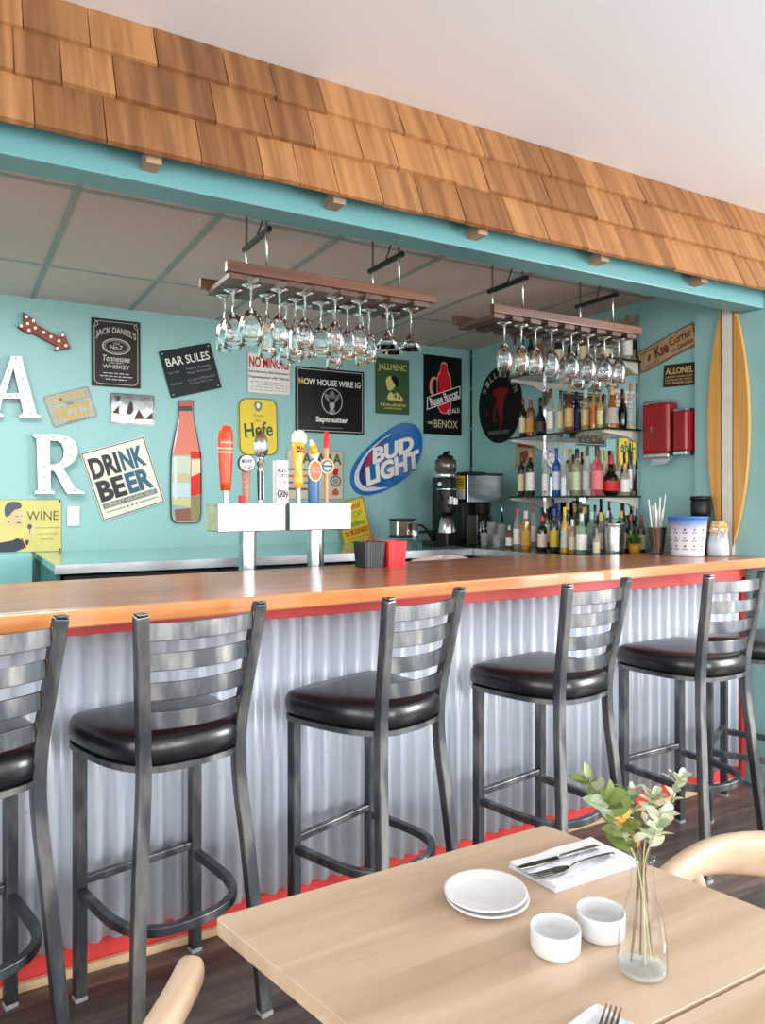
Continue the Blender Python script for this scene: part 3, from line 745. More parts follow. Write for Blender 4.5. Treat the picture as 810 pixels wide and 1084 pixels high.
def sprig(px, py, depth_off, lean, kinds, lab, nl, seed, lsz=1.0, base=(0, 0)):
    """a stem from the foot of the vase, through its neck, to a tip out in the air"""
    r2 = random.Random(seed)
    tx, tz = on_y(px, py, vy+depth_off)
    tip = Vector((tx-vx, depth_off, tz-TZ)); b0 = Vector((base[0], base[1], 0.017)); nk = Vector((base[0]*-0.15+tip.x*0.08, base[1]*-0.15+tip.y*0.06, 0.150))
    ctrl = [b0, b0.lerp(nk, 0.5), nk, nk.lerp(tip, 0.5)+Vector(lean), tip]
    path = [Vector(q) for q in smooth_poly([tuple(c) for c in ctrl], 3, closed=False)]
    e = empty('leafy_sprig', (vx, vy, TZ)); tag(e, lab, 'sprig', 'sprigs in the glass vase')
    n = len(path)
    MB().tube(path, 0.0013, sc=[1.1-0.6*i/n for i in range(n)], seg=6).build('stem', STEMM if seed % 2 else STEMG, e)
    mb = MB(); above = [i for i in range(n) if path[i].z > 0.168]
    nl = int(nl*1.7)
    for k in range(nl):
        i = above[int((k+0.5)/nl*(len(above)-1))]; p = path[i]; t = (path[min(i+1, n-1)]-path[i-1]).normalized()
        an = k*2.4+seed; sd = Vector((math.cos(an), math.sin(an), 0.25)); d = (t*0.6+sd*0.9)
        leaf(mb, p, d, t+Vector((0, -0.4, 0.5)), r2.uniform(0.017, 0.027)*lsz, r2.uniform(0.0055, 0.0085)*lsz, kinds[k % len(kinds)])
    leaf(mb, path[-1], (path[-1]-path[-3])+Vector((0.002, 0, 0)), (0.1, -0.6, 0.4), 0.02*lsz, 0.006*lsz, kinds[0])
    mb.build('leaves', LEAFM, e)
sprig(622, 826, 0.02, (-0.005, 0, 0.012), [0, 1, 0], 'green sprig leaning furthest left out of the vase', 9, 1, 1.15, (-0.016, 0.004))
sprig(642, 848, -0.03, (-0.008, 0, 0.008), [0, 0, 1], 'broad-leaved green sprig low on the left of the vase', 8, 2, 1.35, (0.012, -0.004))
sprig(667, 838, 0.04, (0, 0, 0.004), [1, 0, 2], 'upright green sprig in the centre of the vase', 9, 3, 1.0, (0.006, 0.008))
sprig(690, 843, 0.0, (0.002, 0, 0.004), [1, 2, 1], 'grey-green sprig just right of the centre of the vase', 9, 4, 0.95, (-0.006, -0.01))
sprig(719, 824, 0.01, (0.006, 0, -0.006), [2, 1, 2], 'pale sprig leaning furthest right out of the vase', 10, 5, 1.05, (0.018, 0.0))
sprig(700, 862, -0.03, (0.004, 0, 0.002), [2, 1], 'short pale sprig at the right of the vase mouth', 7, 6, 0.95, (0.01, 0.012))
sprig(660, 868, -0.02, (0, 0, 0.002), [3, 0, 2], 'short sprig with orange leaves above the vase mouth', 6, 7, 0.9, (-0.008, 0.01))

# ================================================================== GLASS RACKS AND HANGING GLASSES
def rack(x0, x1, hang, lab, slots):
    e = empty('glass_rack', ((x0+x1)/2, 2.68, 2.15)); tag(e, lab, 'glass rack', 'hanging glass racks')
    def p(mb, name, m, **kw): o = mb.build(name, m, e, **kw); o.location = -Vector(e.location); return o
    p(MB().span(x0, x1, 2.545, 2.575, 2.166, 2.204), 'front_rail', RACKW, bevel=0.003)
    p(MB().span(x0-0.02, x1-0.02, 2.80, 2.83, 2.166, 2.204), 'back_rail', RACKW, bevel=0.003)
    for a, b in slots:
        p(MB().span(a, b, 2.556, 2.822, 2.146, 2.166), 'slat', RACKS, bevel=0.002)
    for x in hang:
        for y in (2.585, 2.80): p(MB().rod((x, y, 2.17), (x, y, ZB), 0.0045), 'hanger_rod', ZINC)
        p(MB().span(x-0.008, x+0.008, 2.555, 2.83, 2.335, 2.352), 'strut', DARKST)
        p(MB().rod((x, 2.69, 2.352), (x+0.05, 2.69, ZB), 0.003), 'brace_wire', BLACKM)
def slots_between(x0, x1, n, w): return [(x0+0.01+i*(x1-x0-0.04-w)/(n-1), x0+0.01+i*(x1-x0-0.04-w)/(n-1)+w) for i in range(n)]
SL1 = slots_between(0.834, 1.707, 8, 0.072); SL2 = slots_between(2.00, 2.90, 9, 0.06)
rack(0.834, 1.707, (0.994, 1.553), 'wooden hanging glass rack over the beer towers, nearer the left', SL1)
rack(2.00, 2.90, (2.19, 2.743), 'wooden hanging glass rack in front of the bottle shelves', SL2)
# profiles, standing upside down: foot at z = 0, rim at negative z
def gprof(kind):
    if kind == 'balloon': return [(0.0001, 0.0), (0.036, -0.001), (0.037, -0.003), (0.012, -0.008), (0.0042, -0.016), (0.0036, -0.075), (0.006, -0.084), (0.024, -0.098), (0.039, -0.118), (0.0455, -0.145), (0.044, -0.175), (0.0385, -0.212)]
    if kind == 'white': return [(0.0001, 0.0), (0.033, -0.001), (0.034, -0.003), (0.011, -0.008), (0.004, -0.015), (0.0036, -0.082), (0.006, -0.09), (0.02, -0.104), (0.031, -0.125), (0.0355, -0.15), (0.034, -0.175), (0.029, -0.21)]
    if kind == 'flute': return [(0.0001, 0.0), (0.031, -0.001), (0.032, -0.003), (0.010, -0.008), (0.004, -0.014), (0.0038, -0.07), (0.008, -0.08), (0.022, -0.11), (0.029, -0.15), (0.032, -0.19), (0.034, -0.235)]
    return [(0.0001, 0.0), (0.034, -0.001), (0.035, -0.003), (0.011, -0.008), (0.004, -0.015), (0.0036, -0.092), (0.006, -0.10), (0.022, -0.125), (0.047, -0.165)]
def hollow(pr, t=0.0016):
    # bowl starts where the stem widens again after its thinnest ring
    k = min(range(4, len(pr)), key=lambda i: pr[i][0])+2
    inner = [(max(r-t, 0.0004), z-(0.003 if i == 0 else 0.0008)) for i, (r, z) in enumerate(pr[k:])]
    inner[-1] = (pr[-1][0]-t, pr[-1][1])
    return pr+inner[::-1]+[(0.0001, inner[0][1]+0.002)]
GPROTO = {}
def hang_glass(x, y, kind, lab, cat, grp):
    if kind not in GPROTO:
        GPROTO[kind] = MB().lathe(hollow(gprof(kind)), 28).build({'balloon': 'red_wine_glass', 'white': 'white_wine_glass', 'flute': 'tall_goblet', 'martini': 'martini_glass'}[kind], DRINKG); o = GPROTO[kind]
    else:
        o = GPROTO[kind].copy(); col.objects.link(o)
    o.location = (x, y, 2.1455); tag(o, lab, cat, grp)
ORD = ['first', 'second', 'third', 'fourth', 'fifth', 'sixth', 'seventh', 'eighth', 'ninth', 'tenth', 'eleventh', 'twelfth', 'thirteenth', 'fourteenth', 'fifteenth', 'sixteenth', 'seventeenth', 'eighteenth', 'nineteenth', 'twentieth']
def gap_x(px, Y): return on_y(px, 0, Y)[0]
NM = {'balloon': 'round-bowled wine glass', 'white': 'slim wine glass', 'flute': 'tall goblet', 'martini': 'martini glass'}
GR = {'balloon': 'round-bowled wine glasses on the left rack', 'white': 'slim wine glasses', 'flute': 'tall goblets', 'martini': 'martini glasses on the left rack'}
def hang_row(rk, rowname, Y, items):
    for i, (px, kind) in enumerate(items):
        hang_glass(gap_x(px, Y), Y, kind, '%s hanging from the %s rack, %s from left in its %s row' % (NM[kind], rk, ORD[i], rowname), 'martini glass' if kind == 'martini' else 'glass', GR[kind] if kind in ('balloon', 'martini') else GR[kind]+' on the %s rack' % rk)
hang_row('left', 'front', 2.61, [(266, 'balloon'), (296, 'white'), (323, 'white'), (355, 'white'), (381, 'white'), (410, 'martini'), (435, 'martini')])
hang_row('left', 'back', 2.705, [(247, 'balloon'), (283, 'flute'), (313, 'flute'), (340, 'balloon'), (368, 'white'), (391, 'white'), (416, 'martini')])
hang_row('left', 'rear', 2.79, [(238, 'white'), (303, 'flute'), (322, 'white'), (354, 'flute'), (384, 'white')])
hang_row('right', 'front', 2.61, [(534, 'white'), (552, 'white'), (567, 'white'), (584, 'white'), (605, 'white'), (623, 'white'), (640, 'white'), (655, 'white')])
hang_row('right', 'back', 2.74, [(596, 'white'), (612, 'flute'), (630, 'flute'), (648, 'white')])

# ================================================================== BOTTLE SHELVES
SX0 = 3.05
mir = empty('wall_mirror', (XR-0.01, 3.39, 1.1)); tag(mir, 'tall wall mirror behind the bottle shelves', 'mirror')
def xp(e, mb, name, m, **kw): o = mb.build(name, m, e, **kw); o.location = -Vector(e.location); return o
xp(mir, MB().span(XR-0.008, XR-0.003, 3.005, 3.775, 1.085, 2.42), 'mirror_pane', MIRROR)
for y in (3.0, 3.78): xp(mir, MB().span(XR-0.02, XR-0.002, y-0.008, y+0.008, 1.085, 2.42), 'edge_channel', CHROME)
SHG = thin_glass('shelf_glass', (0.80, 0.92, 0.88), refl=0.8)
SHE = mat('dark_glass_edge', srgb(24, 34, 32), 0.15)
CREAM = mat('cream_bracket', srgb(214, 214, 200), 0.4)
SX0 = 3.10; SY0, SY1 = 2.965, 3.80
for z, nm in ((2.15, 'topmost'), (1.765, 'middle'), (1.392, 'lowest')):
    s_ = empty('glass_shelf', (3.2, 3.2, z)); tag(s_, '%s dark-edged glass shelf on the right wall%s' % (nm, {'topmost': ', behind the hanging glasses', 'middle': ', holding dark and amber bottles', 'lowest': ', holding clear and pink bottles'}[nm]), 'shelf', 'glass bottle shelves')
    xp(s_, MB().span(SX0+0.004, XR-0.022, SY0, SY1, z-0.010, z-0.0005), 'shelf_glass', SHG)
    xp(s_, MB().span(SX0, SX0+0.004, SY0, SY1, z-0.010, z), 'front_edge', SHE)
    xp(s_, MB().span(SX0, XR-0.022, SY0-0.003, SY0, z-0.010, z), 'side_edge', SHE)
    for y in (SY0+0.03, SY1-0.02):
        pl = [(SX0+0.01, 0), (XR-0.022, 0), (XR-0.022, -0.062), (XR-0.05, -0.06), (XR-0.10, -0.035), (SX0+0.01, -0.016)]
        M = Matrix.Translation((0, y, z-0.0105)) @ Matrix.Rotation(R(90), 4, 'X')
        xp(s_, MB().prism(pl, -0.012, 0.012, M=M), 'bracket', CREAM, bevel=0.002)
# --- bottles
def bprof(kind, r, h):
    if kind == 'wine': q = [(.92, 0), (1, .02), (1, .56), (.93, .62), (.6, .70), (.36, .76), (.34, .93)]
    elif kind == 'spirit': q = [(.93, 0), (1, .02), (1, .60), (.9, .65), (.5, .71), (.36, .75), (.34, .90)]
    elif kind == 'round': q = [(.75, 0), (.95, .06), (1.05, .2), (1.05, .35), (.9, .47), (.55, .55), (.34, .63), (.3, .88)]
    elif kind == 'taper': q = [(.9, 0), (1, .03), (.86, .35), (.8, .55), (.62, .66), (.36, .74), (.34, .92)]
    elif kind == 'flare': q = [(1, 0), (1.0, .03), (.72, .5), (.4, .66), (.33, .72), (.33, .92)]
    else: q = [(.94, 0), (1, .03), (1, .66), (.95, .72), (.55, .78), (.42, .81), (.42, .9)]
    return [(0.0001, 0)]+[(a*r, b*h) for a, b in q]+[(0.0001, q[-1][1]*h)]
def bmat(c, kind):
    key = 'bottle_%s_%d_%d_%d' % ((kind,)+c)
    if kind == 'clear': return thin_glass(key, tuple(0.55+0.45*v/255 for v in c), refl=0.9, body=srgb(*c), body_fac=0.30)
    m = mat(key, srgb(*c), 0.08, var=0.15, scale=25, coat=0.6); return m
BCOUNT = {}; BPOS = [(3.02, on_x(650, 0, 3.02)[0], 0.062, 1.0805), (3.14, on_x(672, 0, 3.14)[0], 0.05, 1.0805)]
def bottle(px, py0, py1, wpx, X, zb, kind, glass, c, cap, label, desc, where, grp):
    u_ = (px-405)/FPX; ratio = (SN+u_*CS)/(CS-u_*SN)
    X = max(X, (3.02 if zb > 1.2 else 2.80)*ratio)
    while True:
        Y, _ = on_x(px, 500, X); d = X*SN+Y*CS; h = (py1-py0)*d/FPX; r = wpx*d/FPX/2
        if X+r > XR-0.025:
            X = XR-0.025-r; Y, _ = on_x(px, 500, X)
            gaps = [math.hypot(X-a, Y-b_)/1.09-c_ for a, b_, c_, zz in BPOS if zz == zb]
            r = max(0.5*r, min([r]+gaps)); break
        if all((X-a)**2+(Y-b_)**2 > (r*1.08+c_*1.08)**2 for a, b_, c_, zz in BPOS if zz == zb): break
        X += 0.012
    BPOS.append((X, Y, r, zb))
    i = BCOUNT[where] = BCOUNT.get(where, 0)+1
    e = empty('liquor_bottle', (X, Y, zb), R(rnd.uniform(150, 210)))
    tag(e, '%s, %s from left %s' % (desc, ORD[i-1], where), 'bottle', grp)
    pf = bprof(kind, r, h); b = MB()
    sq = kind == 'square'
    b.lathe(pf, 8 if sq else 18, smooth=not sq); b.build('bottle_glass', bmat(c, glass), e)
    nr = pf[-2][0]; z0 = pf[-2][1]
    MB().lathe([(nr*1.12, z0-h*0.10), (nr*1.15, z0-h*0.09), (nr*1.15, h-0.004), (nr*0.95, h), (0.0001, h)], 14, cap0=False).build('cap', mat('cap_%d_%d_%d' % cap, srgb(*cap), 0.3, var=0.05), e)
    if label:
        lo, hi = (0.12, 0.50) if kind != 'round' else (0.12, 0.36)
        def rad(t):
            z = t*h
            for (ra, za), (rb, zb_) in zip(pf, pf[1:]):
                if za <= z <= zb_ and zb_ > za: return ra+(rb-ra)*(z-za)/(zb_-za)
            return r
        MB().lathe([(rad(lo+(hi-lo)*k/3)*1.018, h*(lo+(hi-lo)*k/3)) for k in range(4)], 8 if sq else 18, smooth=not sq).build('label', mat('label_%d_%d_%d' % label, srgb(*label), 0.6, var=0.12, scale=90), e)
CR, WH, YL, RD, BK, TN = (222, 208, 170), (236, 234, 228), (208, 160, 60), (150, 30, 34), (18, 18, 20), (186, 150, 96)
W1, G1 = 'on the middle shelf', 'bottles on the middle glass shelf'
for x, t, bt_, wd, kd, gl, c, cp, lb, ds in [
    (105, 92, 326, 46, 'wine', 'dark', (44, 18, 12), RD, CR, 'dark amber bottle with a red cap'),
    (150, 100, 318, 50, 'square', 'dark', (120, 62, 18), (150, 66, 44), (214, 150, 66), 'squat amber bottle with an orange label'),
    (208, 98, 322, 62, 'round', 'dark', (14, 14, 16), BK, (60, 54, 40), 'black round-shouldered bottle'),
    (268, 45, 315, 50, 'spirit', 'clear', (226, 226, 220), RD, WH, 'tall white-labelled bottle with a red cap'),
    (328, 55, 310, 44, 'spirit', 'clear', (216, 206, 170), (60, 52, 46), CR, 'cream bottle with a dark cap'),
    (378, 28, 306, 58, 'wine', 'dark', (110, 56, 20), TN, (206, 170, 110), 'large amber bottle with a tan foil neck'),
    (421, 60, 305, 54, 'wine', 'dark', (26, 34, 62), BK, (60, 70, 120), 'dark blue bottle'),
    (475, 58, 302, 52, 'square', 'clear', (206, 184, 140), (206, 206, 200), (210, 176, 120), 'faceted decanter-like bottle with a clear stopper'),
    (524, 24, 298, 42, 'taper', 'dark', (176, 128, 40), (206, 176, 80), (206, 110, 40), 'slender golden bottle with an orange label'),
    (560, 78, 298, 40, 'wine', 'dark', (150, 136, 60), (130, 124, 50), (206, 196, 140), 'olive yellow bottle'),
    (632, 52, 296, 80, 'flare', 'dark', (150, 84, 30), (206, 168, 110), (176, 170, 156), 'flared bottle with a wide pale base'),
    (692, 62, 300, 56, 'round', 'dark', (10, 10, 14), BK, None, 'plain black bottle'),
    (742, 20, 298, 46, 'taper', 'clear', (206, 222, 222), (214, 120, 110), None, 'tall clear bottle with a pink stopper')]:
    bottle(535+x*.179, 400+t*.179, 400+bt_*.179, wd*.179, 3.16, 1.7655, kd, gl, c, cp, lb, ds, W1, G1)
W2, G2 = 'on the lowest shelf', 'bottles on the lowest glass shelf'
for x, t, bt_, wd, kd, gl, c, cp, lb, ds in [
    (96, 60, 318, 46, 'spirit', 'dark', (58, 26, 18), (40, 24, 22), CR, 'cream-labelled bottle with a dark cap'),
    (148, 46, 320, 56, 'wine', 'dark', (20, 40, 24), (206, 110, 50), WH, 'dark green bottle with an orange cap'),
    (240, 48, 306, 48, 'wine', 'clear', (180, 190, 180), WH, WH, 'clear bottle with a white cap and label'),
    (303, 36, 320, 52, 'spirit', 'dark', (30, 78, 160), (30, 70, 170), (206, 220, 236), 'blue bottle with a blue cap'),
    (350, 40, 324, 44, 'spirit', 'clear', (224, 226, 220), (206, 190, 120), None, 'clear bottle with a gold cap'),
    (425, 46, 325, 62, 'spirit', 'clear', (216, 214, 170), BK, (214, 214, 186), 'wide yellowish bottle with a black cap'),
    (485, 38, 330, 56, 'spirit', 'clear', (216, 222, 226), (60, 60, 64), (206, 210, 214), 'clear silver-labelled bottle'),
    (543, 40, 332, 70, 'spirit', 'clear', (226, 96, 110), (70, 50, 50), (224, 120, 126), 'large pink bottle'),
    (625, 96, 336, 88, 'round', 'dark', (24, 8, 8), (190, 30, 30), (196, 36, 34), 'squat dark liqueur bottle with a red label'),
    (708, 140, 332, 58, 'spirit', 'clear', (226, 220, 196), (214, 170, 100), WH, 'short white-labelled bottle with a tan cap'),
    (738, 12, 326, 50, 'wine', 'dark', (20, 20, 18), BK, WH, 'tall black wine bottle with a white label')]:
    bottle(535+x*.179, 465+t*.179, 465+bt_*.179, wd*.179, 3.16, 1.3925, kd, gl, c, cp, lb, ds, W2, G2)
W3, G3 = 'on the lowest shelf, back row', 'bottles in the back row of the lowest glass shelf'
for x, t, bt_, wd, kd, gl, c, cp, lb, ds in [
    (385, 38, 318, 52, 'spirit', 'clear', (216, 196, 150), (196, 150, 100), WH, 'amber-necked bottle'),
    (592, 46, 316, 54, 'spirit', 'clear', (226, 226, 206), (196, 186, 90), WH, 'white-labelled bottle with a yellow cap'),
    (634, 50, 316, 46, 'wine', 'dark', (140, 78, 30), TN, CR, 'amber bottle'),
    (664, 35, 316, 60, 'wine', 'clear', (216, 186, 120), (190, 90, 40), WH, 'pale amber bottle')]:
    bottle(535+x*.179, 465+t*.179, 465+bt_*.179, wd*.179, 3.26, 1.3925, kd, gl, c, cp, lb, ds, W3, G3)
W4, G4 = 'on the topmost shelf', 'bottles on the topmost glass shelf'
for px, t, b_, wd, kd, gl, c, cp, lb, ds in [
    (545, 352, 398, 9, 'spirit', 'clear', (206, 200, 190), (120, 60, 50), CR, 'pale bottle'),
    (553, 356, 397, 9, 'spirit', 'dark', (130, 80, 40), BK, (206, 160, 90), 'amber bottle'),
    (562, 350, 395, 10, 'wine', 'dark', (20, 24, 20), BK, (196, 160, 80), 'black bottle'),
    (571, 352, 393, 9, 'spirit', 'dark', (150, 100, 40), TN, CR, 'golden bottle'),
    (592, 345, 388, 10, 'spirit', 'dark', (40, 26, 18), BK, CR, 'dark bottle'),
    (618, 338, 382, 11, 'wine', 'dark', (60, 70, 40), (190, 160, 60), CR, 'green bottle'),
    (642, 330, 375, 11, 'spirit', 'dark', (110, 70, 34), TN, CR, 'amber bottle'),
    (664, 318, 367, 11, 'wine', 'clear', (196, 190, 150), (130, 110, 60), WH, 'tall clear bottle')]:
    bottle(px, t, b_, wd, 3.18, 2.1505, kd, gl, c, cp, lb, ds, W4, G4)
W5, G5 = 'on the side counter, front', 'bottles in the front row on the side counter'
for x, t, bt_, wd, kd, gl, c, cp, lb, ds in [
    (143, 135, 228, 32, 'spirit', 'clear', (190, 110, 90), (214, 214, 214), WH, 'small bottle with a white label'),
    (178, 55, 226, 36, 'wine', 'clear', (214, 196, 196), (214, 60, 66), WH, 'clear bottle with a red cap'),
    (215, 62, 226, 44, 'square', 'dark', (168, 116, 40), (190, 196, 190), (200, 150, 60), 'square amber bottle'),
    (288, 88, 236, 44, 'wine', 'dark', (26, 12, 14), (206, 34, 40), (216, 196, 176), 'dark bottle with a red cap'),
    (340, 60, 246, 40, 'wine', 'dark', (24, 26, 24), (30, 60, 150), (196, 170, 60), 'dark bottle with blue cap and yellow label'),
    (386, 50, 246, 40, 'taper', 'dark', (200, 156, 40), (206, 176, 50), (196, 200, 190), 'yellow bottle'),
    (420, 95, 240, 34, 'spirit', 'dark', (170, 110, 90), WH, CR, 'cream-labelled slim bottle'),
    (460, 62, 236, 48, 'spirit', 'clear', (150, 196, 160), (206, 220, 226), WH, 'pale green bottle with a white label'),
    (525, 130, 244, 30, 'spirit', 'clear', (206, 196, 186), (160, 130, 100), CR, 'short pale bottle'),
    (545, 60, 236, 44, 'spirit', 'clear', (206, 206, 200), (196, 170, 70), (226, 222, 210), 'clear bottle with a gold cap'),
    (724, 68, 232, 34, 'wine', 'dark', (70, 22, 18), (150, 40, 40), CR, 'red-capped bottle beside the straws'),]:
    bottle(505+x*.2407, 525+t*.2407, 525+bt_*.2407+1.5, wd*.2407, 2.90, 1.0805, kd, gl, c, cp, lb, ds, W5, G5)
W6, G6 = 'on the side counter, back', 'bottles in the back row on the side counter'
for x, t, bt_, wd, kd, gl, c, cp, lb, ds in [
    (248, 40, 222, 36, 'wine', 'clear', (200, 210, 200), (160, 60, 60), WH, 'clear bottle with a dull red cap'),
    (308, 20, 226, 36, 'wine', 'dark', (50, 30, 20), TN, CR, 'brown bottle with a tan cap'),
    (334, 14, 228, 38, 'wine', 'dark', (14, 16, 18), BK, None, 'black bottle'),
    (362, 24, 228, 38, 'wine', 'dark', (24, 40, 110), (30, 50, 150), None, 'deep blue bottle'),
    (400, 20, 228, 40, 'wine', 'dark', (20, 50, 28), (196, 160, 50), CR, 'green bottle with a gold cap'),
    (430, 24, 228, 38, 'spirit', 'dark', (130, 84, 30), (190, 150, 60), CR, 'amber bottle'),
    (455, 12, 228, 40, 'wine', 'dark', (26, 56, 34), (20, 40, 30), WH, 'dark green bottle'),
    (505, 52, 228, 44, 'spirit', 'clear', (170, 206, 196), (190, 220, 226), None, 'pale aqua bottle'),
    (490, 30, 228, 36, 'wine', 'dark', (20, 54, 30), (20, 20, 20), CR, 'green bottle with a black cap'),
    (575, 40, 226, 40, 'wine', 'dark', (30, 64, 40), (206, 206, 206), WH, 'green bottle with a silver cap'),
    (636, 38, 226, 40, 'wine', 'dark', (60, 80, 40), (206, 170, 60), CR, 'olive bottle'),
    (676, 52, 226, 44, 'wine', 'dark', (40, 60, 30), (160, 60, 40), (190, 170, 120), 'olive bottle with a rust cap')]:
    bottle(505+x*.2407, 525+t*.2407, 525+bt_*.2407, wd*.2407, 3.12, 1.0805, kd, gl, c, cp, lb, ds, W6, G6)
# stacked clear tumblers, shaker, herb pot on the side counter
def spot(px, X): return (X, on_x(px, 500, X)[0])
TUMB = thin_glass('frosted_tumbler', (0.86, 0.88, 0.88), body=(0.8, 0.82, 0.82, 1), body_fac=0.2)
for i, (px, h, r, ds) in enumerate([(513, 0.085, 0.026, 'short clear tumbler at the left of the glass cluster by the brewer'), (521, 0.15, 0.032, 'tall clear tumbler in the glass cluster by the brewer'), (531, 0.14, 0.03, 'tall clear tumbler nearest the bottles, beside the brewer'), (526, 0.08, 0.026, 'short clear tumbler in front of the tall ones by the brewer')]):
    X, Y = spot(px, 2.86 if i in (0, 3) else 2.93)
    e = empty('tumbler', (X, Y, 1.0805)); tag(e, ds, 'glass', 'tumblers by the coffee brewer')
    MB().lathe([(0.0001, 0.004), (r*0.82, 0), (r*0.85, 0.004), (r, h), (r*0.95, h), (r*0.8, 0.012), (0.0001, 0.010)], 22).build('tumbler_body', TUMB, e)
X, Y = spot(650, 3.02); e = empty('ice_pail', (X, Y, 1.0805)); tag(e, 'hammered silver pail among the liquor bottles', 'pail')
pr = [(0.0001, 0.001), (0.048, 0), (0.05, 0.006)]+[(0.05+0.007*k/8+0.0012*(k % 2), 0.01+0.15*k/8) for k in range(1, 9)]+[(0.060, 0.165), (0.055, 0.164), (0.045, 0.01), (0.0001, 0.008)]
MB().lathe(pr, 22).build('pail_body', brushed('hammered_silver', srgb(190, 190, 190), srgb(226, 226, 226), (9, 9, 9), 0.25), e)
MB().tube([(0.058*math.cos(t*math.pi/8), 0.0, 0.16+0.03*math.sin(t*math.pi/8)) for t in range(9)], 0.002).build('handle', CHROME, e)
X, Y = spot(672, 3.14); e = empty('potted_herb', (X, Y, 1.0805)); tag(e, 'small green herb in a yellow pot beside the silver pail', 'plant')
MB().lathe([(0.0001, 0.001), (0.027, 0), (0.034, 0.058), (0.03, 0.058), (0.027, 0.05), (0.0001, 0.05)], 20).build('pot', mat('mustard_pot', srgb(206, 146, 44), 0.5), e)
b = MB(); rr = random.Random(3)
for k in range(46):
    a = rr.uniform(0, 6.28); p = Vector((0.012*math.cos(a), 0.012*math.sin(a), 0.05+rr.uniform(0, 0.05)))
    leaf(b, p, (math.cos(a), math.sin(a), rr.uniform(0.2, 1.6)), (0, 0, 1), rr.uniform(0.025, 0.045), 0.009, 0)
b.build('leaves', mat('herb_green', srgb(64, 128, 48), 0.5, var=0.25, scale=40), e)

# ================================================================== BEER TOWERS
def yp(px, py, Y=2.93): X, Z = on_y(px, py, Y); return X, Z
us = empty('underbar_stand', (1.2, 2.95, 0)); tag(us, 'stainless underbar stand carrying the two beer towers', 'stand')
xp(us, MB().span(0.82, 1.72, 2.80, 3.10, 0.83, 0.86), 'top', INOX, bevel=0.003)
for x in (0.86, 1.68):
    for y in (2.84, 3.06): xp(us, MB().rod((x, y, 0), (x, y, 0.83), 0.018), 'leg', INOX)
WOODH = mat('tap_wood', srgb(206, 160, 116), 0.45, var=0.12, scale=60)
def P_(r, g, b, rough=0.4): return mat('print_%d_%d_%d' % (r, g, b), srgb(r, g, b), rough, var=0.02, spec=0.2)
TY = 2.95
def tower(pxc, x0, x1, lab):
    X = on_y(pxc, 560, TY)[0]; e = empty('beer_tower', (X, TY, 0.86)); tag(e, lab, 'beer tower', 'beer towers')
    xp(e, MB().lathe([(0.036, 0.0), (0.036, 0.395)], 28, c=(X, TY, 0.861)), 'column', INOX)
    xp(e, MB().lathe([(0.0001, 0.012), (0.05, 0.012), (0.055, 0.006), (0.055, 0)], 28, c=(X, TY, 0.861)), 'base_flange', INOX)
    xp(e, MB().lathe([(0.041, 0.0), (0.041, 0.014), (0.036, 0.016)], 28, c=(X, TY, 1.238)), 'collar', CHROME)
    xp(e, MB().span(x0, x1, TY-0.075, TY+0.085, 1.243, 1.352), 'tap_box', INOX, bevel=0.004)
    xp(e, MB().span(x0-0.002, x1+0.002, TY-0.078, TY+0.088, 1.346, 1.356), 'box_lid', INOX, bevel=0.002)
    return e
T1 = tower(262, 0.905, 1.188, 'left steel beer tower with orange, spoon and white tap handles')
T2 = tower(334, 1.206, 1.490, 'right steel beer tower with yellow, blue and red tap handles')
ZT = 1.356
def S(px): return px*3.05/FPX
def tap(t, name, mb, mats, px, lab=None, sub=None, **kw):
    X = on_y(px, 530, 2.905)[0]; o = mb.build(name, mats, t, **kw); o.location = Vector((X, 2.905, ZT))-Vector(t.location)
    if lab: o['label'] = lab
    return o
ORANGE = mat('orange_tap', srgb(212, 74, 28), 0.3, var=0.04)
# orange paddle
b = MB(); b.lathe([(0.0001, S(81)), (S(5), S(80)), (S(7.6), S(74)), (S(8.3), S(64)), (S(7.6), S(45)), (S(6.2), S(22)), (S(5.2), S(13)), (0.0001, S(13))], 20, 0, sy=0.7)
b.lathe([(S(3.2), 0), (S(3.2), S(13))], 14, 1)
for z in (56, 52, 62): b.lathe([(S(8.15), S(z)), (S(8.2), S(z+1.6))], 20, 2, sy=0.72)
b.lathe([(S(7.2), S(67)), (S(7.4), S(70)), (S(6.4), S(73))], 20, 2, sy=0.72)
tap(T1, 'tap_handle', b, [ORANGE, CHROME, P_(238, 190, 160)], 239, 'orange tap handle with pale bands')
# round white badge on a speckled stem
b = MB(); b.lathe([(S(3.5), 0), (S(4.2), S(20)), (S(5.2), S(33)), (0.0001, S(34))], 14, 0, sy=0.7)
MM = Matrix.Translation((0, -0.006, S(42))) @ Matrix.Rotation(R(90), 4, 'X')
b.prism(circ(S(9.3), 28), -0.008, 0.008, 1, MM); b.prism(circ(S(8.2), 28), 0.008, 0.010, 2, MM)
put_text(b, 'POINT', 0, S(1.5), S(12), S(3.5), 0.0102, 3) if False else None
SPK = mat('speckled_pink', srgb(176, 130, 112), 0.6, var=0.35, scale=160)
o = tap(T1, 'tap_handle', b, [SPK, DARKST, P_(236, 240, 240)], 260.5, 'round white badge tap handle on a speckled stem')
b = MB(); MM2 = MM
tb = MB(); put_text(tb, 'MOODY', 0, S(2), S(12), S(4), 0.0105, 0, bold=0.02)
for x, yv, m in ((-3, -4, 1), (2, -5, 2), (4, -3.5, 1)): tb.prism(ell(S(x), S(yv), S(1.6), S(1), 10), 0.0105, 0.0112, m)
oo = MB(); oo.v = [tuple(MM @ Vector(v)) for v in tb.v]; oo.f = tb.f; oo.m = tb.m; oo.s = tb.s
oo.build('badge_print', [P_(40, 60, 70), P_(206, 90, 70), P_(120, 90, 60)], o)
b = MB().box((0, -0.03, S(4)), (S(5), 0.02, S(8)))
